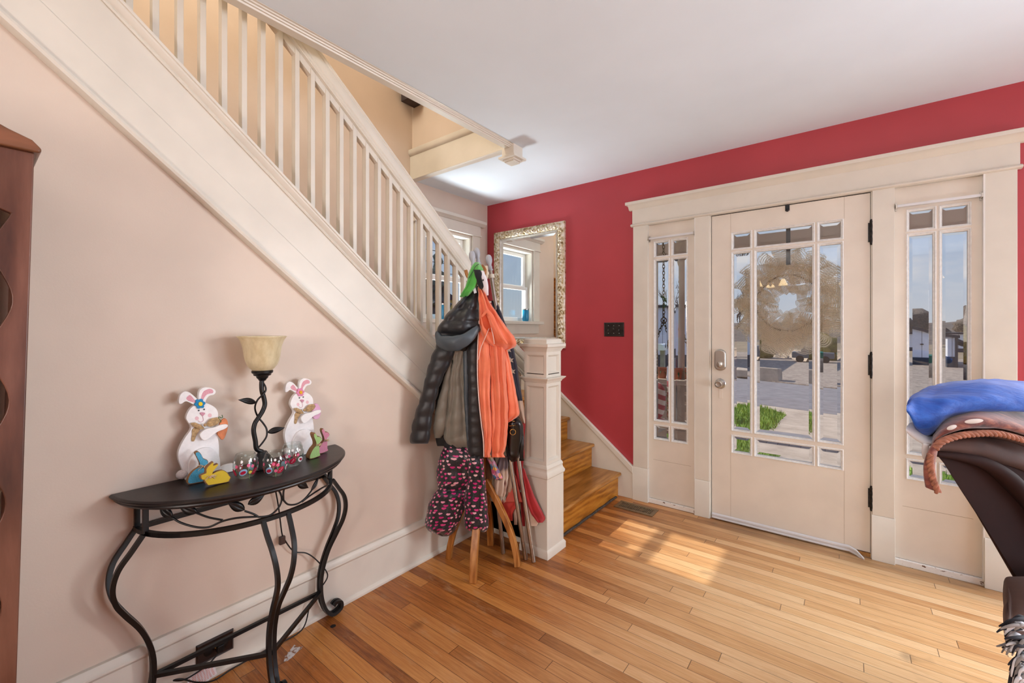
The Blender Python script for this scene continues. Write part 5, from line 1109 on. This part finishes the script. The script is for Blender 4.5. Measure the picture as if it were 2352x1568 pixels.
for x, y, rx_ in ((2186, 977, .013), (2236, 963, .024)):
    m = MB(); c_ = chair_pt(x, y, -.0315); rows = []
    for q in (0, .5, 1):
        rows.append([c_+Vector((RX, RY, 0))*rx_*q*math.cos(2*PI*i/20)+Vector((0, 0, .006*q*math.sin(2*PI*i/20)+rx_*q*.25*math.cos(2*PI*i/20)*(1 if x < 2200 else .3)))-WD*(.004*(1-q*q)-.001) for i in range(20)])
    m.grid(rows, True); m.build('white_spot', mat('white_spot', '#E2DAD4', .9), tb, smooth=True)
# shaggy throw
sg = thing('shaggy_throw', 'shaggy black and white fringed throw spilling over the armchair at the bottom right', 'blanket', (2.25, 1.2, .3))
m = csec([(2340, 1415, 1560, .12), (2352, 1405, 1570), (2400, 1395, 1600), (2520, 1395, 1640)], .22, -.30, t0=1.0, wr=.012, seed=21); m.build('throw_cloth', cloth('sage_knit', '#7F9A78', .95, bs=80, bst=.8), sg, smooth=True)
random.seed(5)
for mm, cnt, sd in ((mat('fringe_white', '#D5D4DA', .9), 34, 0), (mat('fringe_black', '#22222A', .9), 34, 1), (mat('fringe_grey', '#8E8886', .9), 22, 2)):
    m = MB()
    for i in range(cnt):
        y0 = random.choice((1428, 1436, 1470, 1480, 1510, 1535, 1555))+random.uniform(-8, 8); ln = random.uniform(16, 62 if y0 < 1490 else 34); dr = random.uniform(2, 22) if y0 < 1490 else random.uniform(10, 55)
        t_ = .80+random.uniform(-.03, .05); x0 = random.uniform(2342, 2362)
        pts = [at(x0, y0, t_), at(x0-ln*.35, y0-random.uniform(-4, 9), t_-.01), at(x0-ln*.75, y0+dr*.25, t_-.012), at(x0-ln, y0+dr, t_-.01)]
        s_ = spl(pts, 6); m.tube(s_, [.0042*(1-.8*q/len(s_)) for q in range(len(s_))], 6)
    m.build('fringe', mm, sg, smooth=True)

# ================================================================== CHANDELIER behind the photographer (its lamps reflect in the door glass)
ch = thing('chandelier', 'brass chandelier with three glowing glass bell shades in the room behind', 'chandelier', (.94, -1.6, 2.55))
m = MB(); m.lathe((.94, -1.6, 0), [(0, 2.549), (.06, 2.549), (.055, 2.52), (.01, 2.51), (.008, 2.12), (.03, 2.10), (.035, 2.06), (.01, 2.02), (0, 2.01)], 20); m.build('stem', M_gold, ch, smooth=True)
k = NB('glowing_shade'); k.b.inputs['Base Color'].default_value = rgb('#F4DDB0'); k.b.inputs['Emission Color'].default_value = (1, .72, .38, 1); k.b.inputs['Emission Strength'].default_value = 9
for i in range(3):
    a = .4+i*2*PI/3; d = Vector((math.cos(a), math.sin(a), 0)); c_ = Vector((.94, -1.6, 0))
    m = MB(); m.tube(spl([c_+Vector((0, 0, 2.08)), c_+d*.09+Vector((0, 0, 2.03)), c_+d*.17+Vector((0, 0, 2.06)), c_+d*.20+Vector((0, 0, 2.12))], 5), .007, 8); m.build('arm', M_gold, ch, smooth=True)
    m = MB(); m.lathe(c_+d*.20, [(0, 2.12), (.018, 2.12), (.03, 2.105), (.045, 2.06), (.065, 2.02), (.062, 2.018), (.04, 2.06), (0, 2.11)], 20, caps=False); m.build('lamp_shade', k.m, ch, smooth=True)
# small dark shelf end on the upstairs wall, and the blue tumbler on the window sill
MBs = MB().box(-.884, -.76, 2.17, 2.302, 3.135, 3.30); tag(MBs.build('wall_shelf', mat('dark_walnut', '#3A2E30', .5), bevel=.004), 'small dark wooden shelf bracket high on the upstairs wall above the stairs', 'shelf')
bt = thing('tumbler', 'blue tumbler standing on the stairwell window sill', 'cup', (-.885, 2.60, 1.408))
m = MB(); m.lathe((-.885, 2.60, 1.408), [(0, 0), (.030, 0), (.036, .02), (.036, .12), (.034, .125), (.033, .02), (0, .012)], 24); m.build('cup', mat('teal_blue', '#1C86B4', .3), bt, smooth=True, angle=50)
m = MB(); m.lathe((-.885, 2.60, 1.408), [(.0345, .126), (.037, .126), (.037, .138), (.0, .142)], 24, caps=False); m.build('lid', M_alu, bt, smooth=True, angle=50)
# ================================================================== OUTSIDE: PORCH
M_pb = mat('porch_beige_paint', '#D2C3B2', .6, var=.05, vs=4, bs=20, bst=.1)
def planks(name, hx, hx2, axis, pitch, rough=.7):
    k = NB(name); v = k.coord(); sp = k.t.nodes.new('ShaderNodeSeparateXYZ'); k.l(v, sp.inputs[0]); a = sp.outputs[0 if axis == 'x' else 1 if axis == 'y' else 2]
    q = k.math('DIVIDE', a, pitch); fr = k.math('FRACT', q); g = k.math('LESS_THAN', fr, .06); wnz = k.n('ShaderNodeTexWhiteNoise', noise_dimensions='1D'); k.l(k.math('FLOOR', q), wnz.inputs['W'])
    nn = k.noise(v, 5, 4); t = k.math('ADD', k.math('MULTIPLY', wnz.outputs[0], .4), k.math('MULTIPLY', nn, .6)); base = k.ramp(t, [(.3, rgb(hx2)), (.7, rgb(hx))])
    k.col(k.mix(k.math('MULTIPLY', g, .7), base, rgb('#3B342E'))); k.b.inputs['Roughness'].default_value = rough; return k.m
def ground(name, stops, sc, bs, rough=.9, bst=.5, bd=.03):
    k = NB(name); v = k.coord(); nn = k.noise(v, sc, 6, .65); k.col(k.ramp(nn, [(p, rgb(c)) for p, c in stops])); k.b.inputs['Roughness'].default_value = rough; k.bump(k.noise(v, bs, 4, .7), bst, bd); return k.m
GZ = -.6
struct(MB().box(-1.3, 6, 3.40, 5.45, -.16, -.06).build('floor_porch', planks('porch_deck', '#A79C92', '#8C8178', 'x', .10)))
struct(MB().box(-1.3, 6, 3.40, 5.45, 2.47, 2.55).build('ceiling_porch', planks('porch_ceiling', '#D5C6B4', '#CDBDA9', 'y', .09)))
m = MB(); m.box(-1.3, 6, 5.22, 5.42, 2.20, 2.47).box(-1.3, 6, 5.20, 5.44, 2.205, 2.225); struct(m.build('trim_porch', M_pb), 'beam along the front of the porch')
m = MB(); m.box(-1.3, 6, 5.36, 5.44, -.6, -.16); struct(m.build('wall_porch_skirt', M_pb))
# pier, column, pots
pi_ = thing('porch_column', 'round cream porch column standing on a painted block pier', 'column', (.40, 5.25, -.06))
m = MB(); m.box(.17, .63, 5.04, 5.44, -.06, .685); m.build('pier', ground('painted_block', [(.35, '#B7A797'), (.6, '#CDBFB0')], 4, 14, .8, .5, .01), pi_)
m = MB(); m.box(.14, .66, 5.01, 5.46, .685, .745); m.build('pier_slab', M_pb, pi_, bevel=.006)
m = MB(); m.lathe((.415, 5.25, 0), [(0, .745), (.085, .745), (.085, .80), (.075, .82), (.072, 1.02), (.078, 1.04), (.072, 1.06), (.070, 1.30), (.076, 1.32), (.070, 1.34), (.064, 1.86), (.072, 1.88), (.066, 1.90), (.066, 2.06), (.074, 2.08), (.09, 2.15), (.09, 2.21), (0, 2.21)], 28); m.build('shaft', M_pb, pi_, smooth=True, angle=40)
M_terra = mat('terracotta', '#B46A4A', .8, var=.1, vs=12); M_leafg = mat('small_plant_leaf', '#4F6E38', .7, var=.25, vs=40)
for x, y, lab in ((.375, 5.10, 'terracotta pot on the porch pier in front of the round column'), (.20, 5.10, 'terracotta pot at the left corner of the porch pier'), (.565, 5.10, 'terracotta pot at the right corner of the porch pier')):
    r = thing('flower_pot', lab, 'plant pot', (x, y, .745), 'terracotta pots on the porch pier')
    m = MB(); m.lathe((x, y, .745), [(0, 0), (.045, 0), (.060, .10), (.066, .102), (.066, .125), (.058, .125), (.055, .11), (0, .11)], 20); m.build('pot', M_terra, r, smooth=True, angle=40)
    m = MB(); random.seed(int(x*100))
    for i in range(6):
        a = random.uniform(0, 6.28); leaf_mesh(m, (x+.03*math.cos(a), y+.03*math.sin(a), .86), (x+.085*math.cos(a), y+.085*math.sin(a), .84-.02*i), (0, 0, 1), .008, .001, 4)
    m.build('leaves', M_leafg, r, smooth=True)
# porch swing on chains with a flag cushion
sw_ = thing('porch_swing', 'slatted porch swing hanging on chains outside the left sidelight', 'swing', (-.15, 4.35, .30))
M_slat = mat('grey_swing_wood', '#9C9187', .75, var=.12, vs=10)
for i in range(6): MB().box(-.80, .50, 4.12+.075*i, 4.18+.075*i, .36, .38).build('seat_slat', M_slat, sw_)
for i in range(3):
    MB().box(-.80, .50, 4.60+.03*i, 4.62+.03*i, .46+.1*i, .53+.1*i).build('back_slat', M_slat, sw_)
for x in (-.78, .46): MB().box(x, x+.04, 4.10, 4.62, .33, .36).build('rail', M_slat, sw_); MB().box(x, x+.04, 4.58, 4.69, .34, .78).build('back_post', M_slat, sw_)
def chain(parent, a, b, link=.045, r=.0038):
    a, b = Vector(a), Vector(b); d = b-a; n = max(2, int(d.length/(link*.72))); d.normalize(); u = d.orthogonal().normalized(); w = d.cross(u); m = MB()
    for i in range(n):
        c_ = a+(b-a)*((i+.5)/n); s = u if i % 2 else w
        m.tube([c_+d*link*.5*math.cos(2*PI*k/10)+s*link*.27*math.sin(2*PI*k/10) for k in range(10)], r, 5, closed=True)
    m.build('chain', mat('aged_brass_chain', '#7A6A48', .5, .7, var=.2), parent, smooth=True)
q = Vector((.462, 4.38, 1.41))
chain(sw_, (.459, 4.38, 2.465), q); chain(sw_, q, (.40, 4.16, 1.05)); chain(sw_, (.40, 4.16, 1.05), (.49, 4.13, .37)); chain(sw_, q, (.49, 4.62, 1.05)); chain(sw_, (.49, 4.62, 1.05), (.49, 4.63, .76))
m = MB(); m.tube([q+Vector((.028*math.cos(2*PI*k/16), 0, .028*math.sin(2*PI*k/16))) for k in range(16)], .005, 6, closed=True); m.build('ring', MATS['aged_brass_chain'], sw_, smooth=True)
chain(sw_, (-.76, 4.38, 2.465), (-.76, 4.38, .40))
k = NB('flag_stripe_cloth'); v = k.coord('Object'); sp = k.t.nodes.new('ShaderNodeSeparateXYZ'); k.l(v, sp.inputs[0]); fr = k.math('FRACT', k.math('DIVIDE', k.math('ADD', sp.outputs[2], k.math('MULTIPLY', sp.outputs[0], .35)), .095)); k.col(k.mix(k.math('LESS_THAN', fr, .5), rgb('#D6CBC4'), rgb('#A4454F'))); k.b.inputs['Roughness'].default_value = .8
m = MB(); rows = []
for i in range(17):
    a = PI*i/16; rows.append([(.30+.19*math.copysign(abs(math.sin(a)*math.cos(t))**.7, math.cos(t)), 4.30+.055*math.sin(a)*math.sin(t)+.10*(-math.cos(a)*.5+.5), .59-.205*math.copysign(abs(math.cos(a))**.7, math.cos(a))) for t in [2*PI*j_/24 for j_ in range(24)]])
m.grid(rows, True, caps=True); tag(m.build('cushion', k.m, smooth=True), 'red and white striped flag cushion propped on the porch swing', 'cushion')

# wreath on the outside of the door
wr_ = thing('wreath', 'cream ruffled mesh ribbon wreath hanging outside the front door glass', 'wreath', (1.610, 3.34, 1.21))
k = NB('deco_mesh_ribbon'); uv = k.t.nodes.new('ShaderNodeUVMap').outputs[0]; sp = k.t.nodes.new('ShaderNodeSeparateXYZ'); k.l(uv, sp.inputs[0])
s1 = k.math('FRACT', k.math('MULTIPLY', sp.outputs[1], 11)); s2 = k.math('FRACT', k.math('MULTIPLY', sp.outputs[0], 46)); al = k.math('MAXIMUM', k.math('LESS_THAN', s1, .42), k.math('MULTIPLY', k.math('LESS_THAN', s2, .30), .7))
k.col(rgb('#FFF1DC')); k.b.inputs['Roughness'].default_value = .45; tr = k.n('ShaderNodeBsdfTranslucent'); tr.inputs[0].default_value = rgb('#FFF4E2'); ad = k.t.nodes.new('ShaderNodeMixShader'); ad.inputs[0].default_value = .6; k.l(k.b.outputs[0], ad.inputs[1]); k.l(tr.outputs[0], ad.inputs[2])
tp = k.n('ShaderNodeBsdfTransparent'); mxs = k.t.nodes.new('ShaderNodeMixShader'); k.l(k.math('MULTIPLY', al, .86), mxs.inputs[0]); k.l(tp.outputs[0], mxs.inputs[1]); k.l(ad.outputs[0], mxs.inputs[2]); k.l(mxs.outputs[0], k.o.inputs[0]); M_mesh = k.m
WC = Vector((1.610, 3.352, 1.495)); random.seed(11); cnt = 0
for rad, num, ln, rr in ((.095, 14, .11, .038), (.155, 20, .12, .040), (.205, 26, .13, .044), (.25, 30, .14, .046)):
    for i in range(num):
        a = 2*PI*(i+random.uniform(-.3, .3))/num; c_ = WC+Vector((rad*math.cos(a), random.uniform(-.02, .055)-(.02 if rad < .17 else 0), rad*math.sin(a)*1.10))
        c_.y = max(3.330, c_.y)
        rd = Vector((math.cos(a), random.uniform(-.9, .9), math.sin(a))); tn = Vector((-math.sin(a), random.uniform(-.6, .6), math.cos(a)))
        ax = (rd*random.uniform(.3, 1)+tn*random.uniform(-.9, .9)).normalized(); u = ax.orthogonal().normalized(); w_ = ax.cross(u); rows = []; uvs = []; R_ = rr*random.uniform(.75, 1.15); L_ = ln*random.uniform(.8, 1.1)
        for s in range(6):
            t = s/5; row = []; uvr = []
            for j_ in range(19):
                q = 2*PI*j_/18*1.0; R2 = R_*(.72+.45*t*t)*(1+.10*math.sin(3*q+i)); p = c_+ax*L_*(t-.4)+u*R2*math.cos(q)+w_*R2*math.sin(q)*.85
                p.y = max(3.298, p.y); row.append(p); uvr.append((j_/18*.9, t))
            rows.append(row); uvs.append(uvr)
        m = MB(); m.grid(rows, False, uvs=uvs); m.build('ribbon_curl', M_mesh, wr_, smooth=True); cnt += 1
m = MB(); m.tube([WC+Vector((.17*math.cos(2*PI*i/40), .02, .185*math.sin(2*PI*i/40))) for i in range(40)], .006, 8, closed=True); m.build('wire_ring', M_dark, wr_, smooth=True)
hg = thing('wreath_hanger', 'black metal over door wreath hanger with strap down the outside of the glass', 'hanger', (1.625, 3.25, 2.07))
m = MB(); m.box(1.613, 1.637, 3.2335, 3.2355, 2.072, 2.1095).box(1.613, 1.637, 3.2335, 3.287, 2.1085, 2.1102).box(1.613, 1.637, 3.2845, 3.2870, 1.74, 2.110).box(1.613, 1.637, 3.2845, 3.315, 1.738, 1.742); m.build('strap', mat('hanger_metal', '#1C1E22', .35, .4), hg)
m = MB(); m.lathe((1.625, 3.2325, 2.075), [(0, 0), (.009, 0), (.009, .004), (0, .005)], 16, axis=(0, -1, 0)); m.build('felt_pad', M_black, hg, smooth=True)

# ================================================================== OUTSIDE: STREET
M_conc = ground('concrete', [(.3, '#A99684'), (.65, '#C6B39F')], 3, 60, .9, .3, .01)
M_asph = ground('asphalt', [(.3, '#787272'), (.7, '#928B8A')], 3, 40, .9, .4, .01)
M_grav = ground('gravel', [(.3, '#7C6D62'), (.5, '#A08F80'), (.75, '#BCAA98')], 6, 9, .95, .8, .06)
M_soil = ground('dry_ground', [(.3, '#77664F'), (.7, '#9C8A6E')], .8, 4, .95, .6, .05)
M_lawn = ground('lawn_soil', [(.3, '#4B6A22'), (.7, '#86A23C')], 6, 30, .95, .6, .02)
def slab(name, pts, z0, z1, m_): return struct(MB().prism(pts, lambda a, b, t: (a, b, t), z0, z1).build(name, m_))
slab('ground', [(-60, 3.4), (60, 3.4), (60, 160), (-60, 160)], -1.2, GZ-.03, M_soil)
rn = lambda x: 12.66-.31*x; rf = lambda x: 18.15-.46*x
slab('road', [(-30, rn(-30)), (30, rn(30)), (30, rf(30)), (-30, rf(-30))], GZ-.05, GZ, M_asph)
slab('gravel_lot', [(-30, rf(-30)+.15), (30, rf(30)+.15), (40, 36), (-40, 44)], GZ-.05, GZ+.015, M_grav)
slab('sidewalk', [(-14, rn(-14)-.1), (14, rn(14)-.1), (14, rn(14)-.55), (-14, rn(-14)-.55)], GZ-.05, GZ+.012, M_conc)
slab('driveway', [(.80, 5.5), (2.7, 5.5), (2.9, 8), (9, 8.6), (9, rn(9)-.1), (.2, 12.45), (.86, 11.4), (.74, 9.2)], GZ-.05, GZ+.008, M_conc)
slab('lawn', [(-12, 5.5), (.78, 5.5), (.74, 9.2), (.86, 11.4), (.2, 12.4), (-12, 15.8)], GZ-.05, GZ+.004, M_lawn)
slab('lawn_right', [(2.72, 5.5), (9, 5.5), (9, 8.5), (2.92, 8.0)], GZ-.05, GZ+.004, M_lawn)
# blades near the door
random.seed(3); m = MB(); vs = []; fs = []
for i in range(9000):
    if i % 5 == 0: x, y = random.uniform(2.8, 5.5), random.uniform(5.8, 8)
    else: x, y = random.uniform(-1.6, .84), random.uniform(7.4, 12.2)
    if x > .72 and y < 9.4 and x < 2: continue
    if y > 11.4+(.86-x)*1.3 and x < 2: continue
    h = random.uniform(.05, .12); a = random.uniform(0, 6.28); dx, dy = .010*math.cos(a), .010*math.sin(a); b = len(vs); lx, ly = random.uniform(-.04, .04), random.uniform(-.04, .04)
    vs += [(x-dx, y-dy, GZ), (x+dx, y+dy, GZ), (x+lx, y+ly, GZ+h)]; fs.append((b, b+1, b+2))
m.add(vs, fs); k = NB('grass_blade'); nn = k.noise(k.coord(), 3, 3); k.col(k.ramp(nn, [(.3, rgb('#5E8426')), (.7, rgb('#A9BE4E'))])); k.b.inputs['Roughness'].default_value = .6
tag(m.build('grass', k.m), 'bright green lawn grass seen low through the left door panes', 'grass', kind='stuff')
# low concrete blocks
for x, y, s, lab in ((-.42, 18.75, .38, 'rough tan concrete block beside the road seen through the middle door pane'), (-1.25, 19.1, .30, 'smaller brown rubble block left of the tan concrete block')):
    m = MB(); m.box(x-s, x+s, y-.3, y+.3, GZ, GZ+s*1.25); m.v = [(a+random.uniform(-.05, .05), b+random.uniform(-.05, .05), c+random.uniform(-.05, .05)) for a, b, c in m.v]; tag(m.build('concrete_block', M_conc, bevel=.04), lab, 'concrete block')
m = MB(); m.prism([(-.35, 0), (.35, 0), (.14, .28), (.09, .62), (-.09, .62), (-.14, .28)], lambda a, z, t: (-2.0+2.2*t+a*.6, 35.2-4.2*t+a*.2, GZ+z), 0, 1); tag(m.build('barrier', M_conc), 'pale concrete barrier along the back of the gravel lot', 'barrier')
# mailbox
mb_ = thing('mailbox', 'white mailbox on a wooden post seen through the left sidelight', 'mailbox', (-1.44, 10.0, GZ))
m = MB(); m.box(-1.485, -1.395, 9.95, 10.05, GZ, .84); m.build('post', M_slat, mb_)
m = MB(); m.prism([(-.09, 0), (.09, 0), (.09, .09)]+[(.09*math.cos(PI*i/10), .09+.06*math.sin(PI*i/10)) for i in range(1, 10)]+[(-.09, .09)], lambda a, z, t: (-1.44+a, t, .84+z), 9.78, 10.2); m.build('box', M_white, mb_, bevel=.005)
m = MB(); m.box(-1.345, -1.34, 9.9, 9.93, .90, 1.0); m.build('flag', M_dark, mb_)
# buildings
M_sid = planks('white_metal_siding', '#E3E4EA', '#D6D8E0', 'x', .45); M_dkb = mat('charcoal_base', '#3A3F4A', .8, var=.1); M_roofd = mat('dark_fascia', '#3B3A40', .7)
def shed(name, label, x0, x1, y0, y1, zl, zr, base, extra=None):
    r = thing(name, label, 'building', ((x0+x1)/2, (y0+y1)/2, GZ))
    m = MB(); m.prism([(x0, GZ+base), (x1, GZ+base), (x1, zr), (x0, zl)], lambda a, z, t: (a, t, z), y0, y1); m.build('wall', M_sid, r)
    m = MB(); m.box(x0-.02, x1+.02, y0-.02, y1+.02, GZ, GZ+base); m.build('base_course', M_dkb, r)
    m = MB(); e = .12; m.prism([(x0-e, zl), (x1+e, zr), (x1+e, zr+.14), (x0-e, zl+.14)], lambda a, z, t: (a, t, z), y0-e, y1+e); m.build('roof', M_roofd, r)
    return r
b1 = shed('metal_building', 'white metal building with dark base beyond the mailbox', -16, -4.0, 22, 31, 2.42, 2.42, .62)
m = MB(); m.box(-4.42, -4.34, 21.93, 21.99, 1.6, 1.9); m.build('wall_lamp', M_dark, b1)
b2 = shed('storage_shed', 'white shed with dark base and sloping roof seen through the right sidelight', 4.55, 5.55, 31.5, 36, 1.42, 1.02, .42)
m = MB(); m.box(5.0, 5.12, 31.44, 31.5, .50, .55); m.build('wall_lamp', M_dark, b2)
b3 = shed('storage_shed', 'narrow white building with dark corner and canopy at the far right beyond the gravel', 5.90, 6.20, 30.5, 36, .95, .88, .55)
m = MB(); m.box(6.16, 6.26, 30.44, 30.54, GZ, .92); m.build('corner_post', M_roofd, b3)
m = MB(); m.prism([(6.2, .88), (6.9, .50), (6.9, .38), (6.2, .76)], lambda a, z, t: (a, t, z), 30.4, 34); m.build('canopy', M_roofd, b3)
m = MB(); m.box(6.72, 6.80, 30.6, 30.68, GZ, .46); m.build('canopy_post', M_white, b3)
b4 = shed('distant_building', 'low grey distant building under the hills at the far right', 4, 12, 52, 58, .9, .9, .3)
# dumpster, dirt mound, pickup
x, y = 2.35, 27.5
m = MB(); m.prism([(-.75, 0), (.75, 0), (.85, .75), (-.85, .75)], lambda a, z, t: (x+a, y+t, GZ+z), -.6, .6); tag(m.build('dumpster', mat('dumpster_green', '#24684F', .6, var=.1), bevel=.03), 'green dumpster at the back of the gravel lot', 'dumpster')
m = MB(); m.ball((2.75, 24.3, GZ-.1), 1.1, .9, .72, 18); m.v = [tuple(Vector(p)+Vector((0, 0, .12*noise.noise(Vector(p)*2.5)))) for p in m.v]; tag(m.build('dirt_mound', ground('dark_soil', [(.3, '#4A423B'), (.7, '#6B6056')], 4, 14, .95, .9, .05), smooth=True), 'dark dirt mound in front of the green dumpster', 'mound')
pk = thing('pickup_truck', 'small grey pickup truck parked behind the gravel lot', 'truck', (.35, 30.5, GZ))
m = MB(); m.prism([(-1.0, .25), (1.0, .25), (1.0, .58), (.35, .60), (.15, .92), (-.45, .92), (-.6, .62), (-1.0, .60)], lambda a, z, t: (.35+a, 30.5+t, GZ+z), -.4, .4); m.build('body', mat('grey_car_paint', '#6E7074', .4, .3), pk, bevel=.03)
for a in (-.6, .6): m = MB(); m.lathe((.35+a, 30.12, GZ+.2), [(0, 0), (.2, 0), (.2, .12), (0, .12)], 16, axis=(0, -1, 0)); m.build('wheel', M_dark, pk)
# vegetation
def blob(m, c, rx, ry, rz, n=16, amp=.3, f=1.4):
    b = len(m.v); m.ball(c, rx, ry, rz, n); cc = Vector(c)
    for i in range(b, len(m.v)):
        p = Vector(m.v[i]); d = p-cc; m.v[i] = tuple(cc+d*(1+amp*noise.noise(p*f)+amp*.5*noise.noise(p*f*3)))
M_shr = ground('autumn_shrub', [(.3, '#55491F'), (.55, '#8C7A38'), (.75, '#A89B52')], 2, 6, .9, 1, .15); M_brn = ground('brown_treeline', [(.3, '#5A5048'), (.7, '#857769')], .6, 2, .95, 1, .4)
for x, y, rx, rz, lab in ((.9, 33, .8, .85, 'olive autumn shrub behind the gravel lot seen below the wreath'), (3.4, 34, 1.0, 1.1, 'taller olive autumn shrub near the green dumpster'), (-2.6, 33, .7, .75, 'olive autumn shrub left of the concrete barrier')):
    m = MB(); blob(m, (x, y, GZ+rz*.8), rx, .7, rz, 20, .35, 1.8); tag(m.build('shrub', M_shr, smooth=True), lab, 'shrub', 'shrubs behind the gravel lot')
m = MB(); rows = []
for i in range(60):
    x = -60+i*3.4; row = []
    for j_, (y, z) in enumerate(((75, -.7), (85, .35), (95, 1.6), (110, 2.6), (130, 2.4), (150, -.7))): row.append((x, y, z+(1.1*noise.noise(Vector((x*.05, j_*.7, 0)))+.5*noise.noise(Vector((x*.3, j_, 2))) if 0 < j_ < 5 else 0)))
    rows.append(row)
m.grid(rows); struct(m.build('hills', M_brn, smooth=True))
M_bark = mat('grey_bark', '#5B4C44', .9, var=.2, vs=8)
def bare_tree(base, h, label, seed):
    random.seed(seed); m = MB()
    def br(p, d, L_, r, lv):
        q = [p]
        for i in range(3): d = (d+Vector((random.uniform(-.18, .18), random.uniform(-.18, .18), random.uniform(-.02, .12)))).normalized(); q.append(q[-1]+d*L_/3)
        m.tube(q, [r, r*.85, r*.7, r*.5], 5)
        if lv:
            for i in range(4 if lv > 1 else 3):
                t = random.uniform(.4, 1); s = q[min(3, int(t*3)+0)]; a = random.uniform(0, 6.28)
                br(s, (d+Vector((math.cos(a), math.sin(a), random.uniform(.1, .5)))*random.uniform(.5, .8)).normalized(), L_*random.uniform(.55, .75), r*.5, lv-1)
    br(Vector(base), Vector((0, 0, 1)), h*.42, h*.018, 4)
    o = m.build('bare_tree', M_bark); tag(o, label, 'tree', 'bare trees behind the white building')
bare_tree((-7.6, 33, GZ), 8.5, 'leafless grey tree behind the white metal building', 4); bare_tree((-5.2, 36, GZ), 8, 'leafless tree just right of the other bare tree beyond the white building', 9)
for x, y, s, sd, lab in ((6.3, 62, 3.2, 1, 'bare round tree on the skyline above the white shed'), (13.2, 66, 2.6, 2, 'dark tree on the skyline above the narrow white building'), (9.4, 72, 2.2, 3, 'low tree on the skyline between the two sheds')):
    r = thing('distant_tree', lab, 'tree', (x, y, GZ), 'trees on the skyline'); m = MB(); blob(m, (x, y, GZ+s*.75), s*.8, s*.6, s*.55, 20, .5, .9); m.build('crown', M_brn, r, smooth=True); m = MB(); m.tube([(x, y, GZ-.1), (x, y, GZ+s*.7)], .12, 6); m.build('trunk', M_bark, r)
M_con = ground('conifer_needles', [(.3, '#3C4A46'), (.55, '#62716C'), (.75, '#8A9894')], 3, 9, .9, 1, .2)
random.seed(21)
for i, (x, y, h) in enumerate(((-11.0, 8.6, 4.5), (-10.2, 11.0, 4.9), (-12.4, 12.9, 4.2), (-10.4, 14.6, 4.4), (-12.6, 17, 4.8))):
    r = thing('conifer', ['grey green conifer farthest left outside the stairwell window', 'tallest conifer outside the stairwell window left of center', 'conifer in the middle outside the stairwell window', 'conifer right of center outside the stairwell window', 'conifer farthest right outside the stairwell window'][i], 'tree', (x, y, GZ), 'conifers outside the stairwell window')
    m = MB(); m.tube([(x, y, GZ-.05), (x, y, GZ+h*.3)], .12, 8); m.build('trunk', M_bark, r)
    m = MB(); n_ = 26; pf_ = []
    for q in range(30):
        t = q/29; rr = (1-t)*1.0*(.72+.28*(1-(q*.2 % 1)))+.02; pf_.append((rr, GZ+h*.14+t*h*.86))
    m.lathe((x, y, 0), pf_, n_); m.v = [(a+.22*noise.noise(Vector((a, b, c))*3.1)+.1*noise.noise(Vector((a, b, c))*11), b+.22*noise.noise(Vector((a+9, b, c))*3.1)+.1*noise.noise(Vector((a, b+5, c))*11), c+.12*noise.noise(Vector((a, b+9, c))*5)) for a, b, c in m.v]; m.build('needles', M_con, r)
yh = thing('yellow_house', 'yellow house beyond the conifers outside the stairwell window', 'building', (-17, 14.5, GZ))
MB().box(-18.5, -15, 12.6, 16.5, GZ, 2.9).build('wall', mat('yellow_siding', '#D9BE6C', .7), yh); m = MB(); m.prism([(12.3, 2.9), (16.8, 2.9), (14.5, 4.0)], lambda a, z, t: (t, a, z), -18.8, -14.8); m.build('roof', M_roofd, yh)
for i, z in enumerate((3.30, 3.0, 2.72)):
    m = MB(); m.tube([(-9-.4*i, -3+q*1.68, z+.9+.25*math.sin(PI*q/14)*-1) for q in range(15)], .012, 5); tag(m.build('power_line', M_dark), ['highest', 'middle', 'lowest'][i]+' of the three dark power lines outside the stairwell window', 'wire', 'power lines outside the stairwell window')
for y in (-3, 20.5):
    m = MB(); m.tube([(-9.4, y, GZ), (-9.4, y, 4.9)], .10, 10); m.box(-10, -8.8, y-.05, y+.05, 3.9, 4.0); tag(m.build('utility_pole', M_bark), 'wooden utility pole carrying the power lines '+('behind the house' if y < 0 else 'beyond the conifers'), 'pole')
